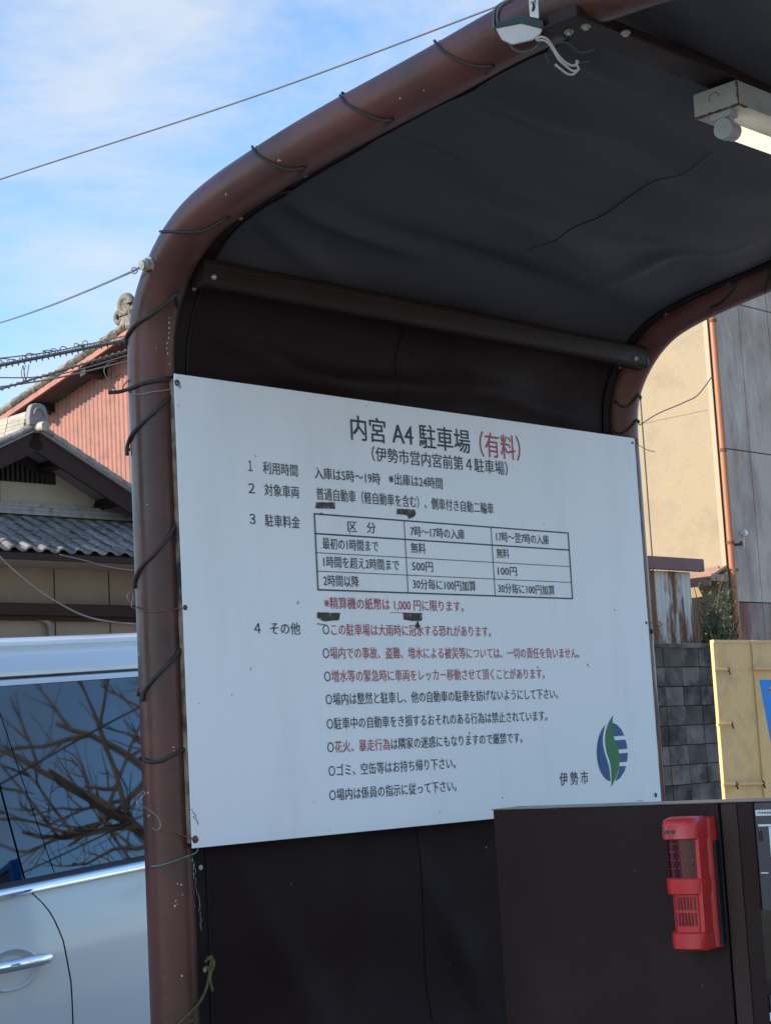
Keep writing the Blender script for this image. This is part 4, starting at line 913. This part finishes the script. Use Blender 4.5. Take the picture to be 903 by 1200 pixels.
q_ = hit((868.5, 625), F(QD, 0, -.09, 0), N); b = MB(); b.disc(q_, N, .04, .05, 14); b.disc(q_ + N * .05, N, .03, .02, 14); b.tube([q_ + N * .03, q_ + N * .02 - Z * .18], .007, 6); b.build('wall_fitting', V['lampwhite'], HDg, smooth=40)
q_ = hit((863, 668), F(QD, 0, -.09, 0), N); b = MB(); b.disc(q_, N, .018, .02, 10); b.build('wall_fitting', V['soffit'], HDg, smooth=40)
q_ = hit((861, 639), F(QD, 0, -.09, 0), N); b = MB(); b.tube([q_ - R * .08 + N * .02, q_ + N * .09, q_ + R * .05 + Z * .03 + N * .05], .016, 8); b.build('pipe_bracket', V['joint'], HDg, smooth=60)
# hood over the opening at the foot of the stucco wall
hn1 = (hit((850, 665), QD, R) - QD)[1 - 1:3]; h_a = (hit((809, 668), QD, R) - QD) @ N; h_z = (hit((846, 666), QD, R) - QD)[2]
b = MB(); dq = .34
b.prism([F(QD, .0, -.0, h_z), F(QD, 0, h_a, h_z), F(QD, -dq, h_a, h_z - .13), F(QD, -dq, -.0, h_z - .13)], Z * .03); HO_ = b.build('hood', V['pinkmetal'], HDg)
b = MB(); b.box(F(QD, -dq - .01, h_a / 2, h_z - .16), R * .01, N * abs(h_a) / 2, Z * .05); b.box(F(QD, -dq / 2, -.0, h_z - .12), R * dq / 2, N * .01, Z * .04); b.build('hood_fascia', V['pinkmetal'], HO_)
# telephone drop line from the shelter to the stucco wall
TL = MB(); pA = G(UR + .02, -.05, .04); pB = hit((833, 442), QD, R) - R * .02
ctrl = [hit((748, 497), pA, N), None]
t1 = CAM + ray(749, 498) * 5.0; t2 = CAM + ray(772, 484) * 7; t3 = CAM + ray(800, 472) * 10; t4 = CAM + ray(818, 462) * 14; t5 = CAM + ray(834, 441) * 19.6
TL.tube(smoothline([t1, t2, t3, t4, t5], 60), [.0016 + .006 * i / 59 for i in range(60)], 6)
tag(TL.build('loose_cable', V['rustwire'], smooth=180), 'thin brown cable running from the right pipe to the beige stucco wall', 'cable')

# ================================================================== SHED, BLOCK WALL, SHRUB, GATE
QS = atY(757, 652, 18.8); 
SD = thing('rusty_shed', 'small shed of rust streaked white corrugated sheet with maroon top behind the block wall', 'shed', F(QS, -.6, -.6, 0) * A(1, 1, 0))
su = (hit((819, 655), QS, N) - QS) @ R; sz = (hit((757, 667), QS, N) - QS)[2]; sw = (hit((814, 700), QS, N) - QS) @ R
b = MB(); b.box(F(QS, su / 2 - .6, .03, sz / 2), R * (su / 2 + .6), N * .03, Z * abs(sz) / 2); b.build('fascia', V['maroon'], SD, bevel=.006)
b = MB(); b.box(F(QS, su / 2 - .6, -.75, -.02), R * (su / 2 + .62), N * .76, Z * .015); b.build('roof', V['maroon'], SD)
b = MB(); b.grid(lambda a, c: F(QS, -1.3 + a * (sw + 1.3), -.05 + .014 * math.sin(2 * math.pi * a * (sw + 1.3) / .076) , sz + c * (-QS[2] - sz)), 240, 2); b.build('corrugated_sheet', V['rustsheet'], SD, smooth=180)
b = MB(); b.grid(lambda a, c: F(QS, sw + .010 * math.sin(2 * math.pi * a * 14), -.05 - a * 1.3, sz + c * (-QS[2] - sz)), 140, 2); b.build('corrugated_sheet', V['rustsheet'], SD, smooth=180)
QW = atY(790, 757, 17.6); wtop = QW[2]
BWL = thing('block_wall', 'grimy dark concrete block wall behind the right edge of the notice board', 'wall', F(QW, -1, 0, 0) * A(1, 1, 0))
uE = (hit((843, 850), QW, N) - QW) @ R; u0_ = -2.6
b = MB(); b.box(F(QW, (u0_ + uE) / 2, -.052, -wtop / 2 - .05), R * (uE - u0_) / 2, N * .04, Z * (wtop / 2 - .06)); b.build('wall_core', V['mortar'], BWL)
bm_ = MB(); bm_.box(A(0, 0, 0), A(.146, 0, 0), A(0, .05, 0), A(0, 0, .0915)); tmp = bm_.build('concrete_block', V['block']); BLK = tmp.data; bpy.data.objects.remove(tmp)
m3 = frame3(R, -N, Z); r_ = random.Random(9)
nrow = int((wtop - .08) / .19)
for j in range(nrow):
    zz = -.115 - .192 * j; x = uE - .3 * 9
    while x + .29 < uE + .02:
        o = piece('concrete_block', BLK, BWL, F(QW, x + .15, -.03 + r_.uniform(-.006, .004), zz), m3); x += .3
b = MB(); b.box(F(QW, (u0_ + uE) / 2, -.03, -.0), R * (uE - u0_) / 2, N * .065, Z * .022); b.build('coping', V['block'], BWL, bevel=.008)
b = MB(); b.box(F(QW, uE + .035, -.03, -wtop / 2), R * .03, N * .06, Z * (wtop / 2 - .02)); b.build('end_post', V['mortar'], BWL)
# shrub between shed and stucco wall
QH = atY(830, 752, 18.9)
SB = thing('dark_shrub', 'dark leafy shrub between the rusty shed and the orange downpipe', 'shrub', QH * A(1, 1, 0))
rg = random.Random(11); b = MB(); lv = MB()
for k in range(34):
    base = F(QH, rg.uniform(-.1, .15), rg.uniform(-.15, .15), rg.uniform(-.9, -.2)); d = A(rg.uniform(-.22, .22), rg.uniform(-.35, .2), rg.uniform(.5, 1)); d /= np.linalg.norm(d); L_ = rg.uniform(.5, 1.15)
    pts = [base + d * L_ * t + Z * (-.12 * t * t) + A(rg.uniform(-.02, .02), 0, rg.uniform(-.02, .02)) for t in np.linspace(0, 1, 6)]
    b.tube(pts, [.012 * (1 - .13 * i) for i in range(6)], 5)
    for m_ in range(130):
        t = rg.uniform(.1, 1.0); i = min(int(t * 5), 4); p = pts[i] * (1 - (t * 5 - i)) + pts[i + 1] * (t * 5 - i) + A(*[rg.gauss(0, .07) for _ in range(3)])
        if not .1745 < p[0] / p[1] < .1955 or (p - QD) @ R > -.02: continue
        a_ = A(*[rg.gauss(0, 1) for _ in range(3)]); a_ /= np.linalg.norm(a_); c_ = np.cross(a_, A(*[rg.gauss(0, 1) for _ in range(3)])); c_ /= np.linalg.norm(c_)
        s_ = rg.uniform(.016, .036); lv.add([p - a_ * s_, p + c_ * s_ * .4, p + a_ * s_, p - c_ * s_ * .4], [(0, 1, 2, 3)])
b.tube([QH * A(1, 1, 0), F(QH, 0, 0, -.5)], .035, 8); b.build('stem', V['twig'], SB); lv.build('foliage', V['leaf'], SB)
# ochre steel doors
QG = atY(833, 750, 12.6)
OG = thing('ochre_steel_door', 'pair of ochre painted steel doors with hinge bars beside the block wall', 'door', F(QG, .5, 0, 0) * A(1, 1, 0))
g1 = (hit((886, 840), QG, N) - QG) @ R; gz = QG[2]
for (x0, x1, nn) in ((0, g1, 0), (g1 + .004, g1 * 2.1, .008)):
    b = MB(); b.box(F(QG, (x0 + x1) / 2, nn, -gz / 2), R * (x1 - x0) / 2, N * .014, Z * gz / 2); b.build('door_leaf', V['ochre'], OG, bevel=.004)
    b = MB(); b.box(F(QG, (x0 + x1) / 2, nn + .017, -.012), R * (x1 - x0) / 2, N * .004, Z * .012); b.build('door_rim', V['ochre'], OG)
b = MB(); b.box(F(QG, g1 - .012, .022, -gz / 2), R * .010, N * .006, Z * gz / 2); b.build('cover_strip', V['ochre'], OG)
for (xa, ya, xb, yb) in ((836, 785, 853, 784.5), (883.5, 783.5, 920, 784), (840, 849.5, 857, 848), (846, 920, 862, 919), (864, 919, 894, 918)):
    pa, pb = hit((xa, ya), F(QG, 0, .05, 0), N), hit((xb, yb), F(QG, 0, .05, 0), N); b = MB(); b.tube([pa, pb], .011, 10); HB_ = b.build('hinge_bar', V['ochre'], OG, smooth=60)
    b = MB(); b.ball(pb, .018, sc=(.7, 1, 1.1)); b.tube([pb, pb + R * .02 - Z * .035], .007, 6); b.build('hinge_knob', V['rust'] if xb < 880 and ya < 900 else V['joint'], HB_, smooth=60)
# blue frame sign leaning at the right edge
QF = atY(889, 797, 5.6); bx = np.cross(ray(889, 797), Z); bx /= np.linalg.norm(bx); bd = A(.10, 0, -1.0); bd = bd[0] * bx + Z * bd[2]; bd /= np.linalg.norm(bd)
FS = thing('blue_sign_frame', 'bright blue metal sign frame leaning at the right edge of view', 'sign', (QF + bd * 1.3 + bx * .2) * A(1, 1, 0))
yn = np.cross(bx, bd); Lf = QF[2] / abs(bd[2])
b = MB(); b.box(QF + bd * Lf / 2 + bx * .014, bd * Lf / 2, bx * .0135, yn * .02); b.build('frame_leg', V['bluemetal'], FS, bevel=.003)
b = MB(); b.box(QF + bd * .014 + bx * .35, bx * .34, bd * .012, yn * .018); b.build('top_rail', V['bluemetal'], FS, bevel=.003)
b = MB(); b.box(QF + bd * .40 + bx * .36, bx * .33, bd * .37, yn * .006); b.build('sign_panel', V['blackgl'], FS)
b = MB(); b.box(QF + bd * Lf / 2 + bx * .70, bd * Lf / 2, bx * .0135, yn * .02); b.build('frame_leg', V['bluemetal'], FS, bevel=.003)
b = MB(); b.ball(QF + bd * .03 + bx * .03 - yn * .022, .006); b.build('screw', V['zinc'], FS)

# ================================================================== OVERHEAD CABLES
def cable(pts, r, label, name='overhead_cable', m='cable', group=None):
    b = MB(); b.tube(smoothline(pts, 40), r, 6); return tag(b.build(name, V[m], smooth=180), label, 'cable', group or 'overhead cables')
cable([atY(-60, 233, 9.4), atY(0, 210, 9), atY(300, 112, 7.6), atY(585, 6, 6.6), atY(680, -32, 6.3)], .004, 'single grey cable crossing the open sky above the left pipe')
def lash(pa, pb, r, n, amp, label, seed=1, mess=True):
    rg = random.Random(seed); T = thing('cable_bundle', label, 'cable', (pa + pb) / 2, 'overhead cables'); b = MB(); b.tube([pa * (1 - t) + pb * t for t in np.linspace(0, 1, 20)], r, 7); b.build('cable', V['cable'], T, smooth=180)
    b = MB(); ax = pb - pa; L_ = np.linalg.norm(ax); ax /= L_; s_ = np.cross(ax, Z); s_ /= np.linalg.norm(s_); w = np.cross(s_, ax)
    b.tube([pa + ax * L_ * i / n + amp * (math.cos(i * .55) * w + math.sin(i * .55) * s_) for i in range(n + 1)], .004, 5); 
    if mess:
        for k in range(15):
            t = rg.uniform(.02, .75); c = pa + ax * L_ * t; b.tube(smoothline([c + w * rg.uniform(-.02, .02), c + w * rg.uniform(.03, .07) + ax * rg.uniform(-.06, .06), c + w * rg.uniform(.02, .06) + ax * rg.uniform(.02, .1), c + ax * rg.uniform(.05, .12)], 9), .0045, 5)
    b.build('lashing_wire', V['cable'], T, smooth=180); return T
Tb = lash(atY(-40, 436, 15), atY(156, 397, 15.4), .016, 320, .032, 'thick messy bundle of lashed cables running behind the left pipe', 3)
b = MB()
for x0 in (28, 31):
    b.tube(smoothline([atY(x0 - 1, 428, 15), atY(x0 - 3, 438, 15), atY(x0 + 1, 448, 15), atY(x0 - 1, 443, 15)], 12), .004, 5)
b.tube([atY(27, 428, 15), atY(29, 440, 15), atY(30, 449, 15), atY(32, 439, 15), atY(34, 427, 15)], .0045, 5); b.build('tie', V['cable'], Tb, smooth=180)
lash(atY(-40, 468, 14), atY(156, 409, 14.4), .008, 300, .016, 'beaded spiral wrapped cable just below the messy bundle', 5, False)
cable([atY(-40, 424, 16), atY(60, 412, 16), atY(158, 391, 16)], .006, 'thin cable just above the messy bundle')
cable([atY(-40, 442, 16), atY(60, 440, 16), atY(158, 414, 16)], .006, 'thin sagging cable crossing the salmon gable eave')
cable([atY(-40, 459, 14.5), atY(60, 444, 14.5), atY(122, 430, 14.5), atY(170, 418, 14.5)], .007, 'lowest thin cable ending across the salmon gable')
cable([atY(-20, 628, 13), atY(0, 652, 13), atY(25, 675, 13), atY(60, 701, 13), (atY(100, 722, 13)), atY(140, 730, 13), atY(200, 733, 13)], .007, 'dark sagging cable hanging in front of the tan house wall')
cable([atY(70, 650, 19), atY(100, 657, 19), atY(130, 665, 19), atY(170, 670, 19)], .006, 'grey cable below the tiled eave of the cream house')

# ================================================================== OUTSIDE THE FRAME: tree mirrored in the van window, house added for shade
Pm = VP3(*vpx(140, 960, -.05), -.05)
Gn = vn * 1.0 + vu * (.085 / hw); Gn /= np.linalg.norm(Gn)
Dm = Pm - CAM; Dm /= np.linalg.norm(Dm); Rf = Dm - 2 * (Dm @ Gn) * Gn
print('mirror dir', Rf, 'from', Pm)
hd = Rf * A(1, 1, 0); hd /= np.linalg.norm(hd); sd = np.cross(hd, Z)
TD = 13.; ht = (Rf[2] / np.linalg.norm(Rf[:2]))
tb = Pm * A(1, 1, 0) + hd * TD - sd * 1.9; zc_ = Pm[2] + ht * TD; print('tree aim height', zc_)
TR = thing('bare_tree', 'large pruned bare tree mirrored in the dark side window of the van', 'tree', tb + sd * 0)
rg = random.Random(21); tw_ = MB(); tk = MB()
def limb(p, d, L_, r, depth):
    n_ = 6; pts = [p]; dd = d.copy()
    for i in range(n_):
        dd = dd + A(*[rg.gauss(0, .10) for _ in range(3)]) + Z * .03; dd /= np.linalg.norm(dd); pts.append(pts[-1] + dd * L_ / n_)
    (tk if depth < 2 else tw_).tube(pts, [r * (1 - .55 * i / n_) for i in range(n_ + 1)], 7 if depth < 2 else 4)
    if depth >= 5 or r < .003: return
    for k in range(rg.choice((2, 3)) if depth < 1 else rg.choice((2, 3, 3))):
        i = rg.randint(2, n_); q = pts[i]; nd_ = dd + A(*[rg.gauss(0, .55) for _ in range(3)]); nd_ /= np.linalg.norm(nd_); limb(q, nd_, L_ * rg.uniform(.55, .8), r * rg.uniform(.45, .66), depth + 1)
hB = max(1.5, zc_ - 3.7)
tk.tube([tb, tb + Z * hB * .5 + sd * .05, tb + Z * hB], [.34, .27, .24], 12)
for k in range(6):
    th = k * 1.05; d = sd * math.cos(th) * .8 + hd * math.sin(th) * .8 + Z * .65; d /= np.linalg.norm(d); limb(tb + Z * hB * rg.uniform(.8, 1), d, 2.6, .125, 0)
tk.build('trunk', V['bark'], TR, smooth=60); tw_.build('branches', V['bark'], TR)
for k_, (dz_, sl2, dd_) in enumerate(((.75, .16, 9.5), (.1, .13, 10.), (-.45, .12, 10.))):
    c_ = Pm + Rf * dd_ + Z * dz_
    cable([c_ - sd * 7 + Z * (7 * sl2 + .3), c_ - sd * 3 + Z * 3 * sl2, c_ + sd * 3 - Z * 3 * sl2, c_ + sd * 7 + Z * (-7 * sl2 + .3)], (.007), ('upper', 'middle', 'lowest')[k_] + ' of the three cables mirrored across the tree in the van window', group='cables mirrored in the van window')
# unseen house added outside the frame to keep the shelter in shade
sh = A(S.x, S.y, 0); sh /= np.linalg.norm(sh); sp = np.cross(Z, sh); hc = A(.35, 3.9, 0) + sh * 13
NH = thing('added_shade_house', 'unseen two storey house added outside the frame to shade the shelter', 'house', hc)
b = MB(); b.box(hc + Z * 4.05, sh * 3, sp * 2.4, Z * 4.05); b.build('wall', V['housewall'], NH)
b = MB()
b.prism([hc + sp * -2.7 + sh * -3.4 + Z * 8.1, hc + sp * 2.7 + sh * -3.4 + Z * 8.1, hc + sh * -3.4 + Z * 8.8], sh * 6.8); b.build('roof', V['oldtile'], NH)
for zz in (2.0, 6.2):
    for ss in (-1.1, 1.1):
        c_ = hc - sh * 3.02 + sp * ss + Z * zz; b = MB(); b.box(c_, sh * .04, sp * .85, Z * .65); w = b.build('window', V['housewall'], NH)
        b = MB(); b.box(c_ - sh * .045, sh * .01, sp * .78, Z * .58); b.build('window_pane', V['winglass'], w)
bpy.context.view_layer.update()
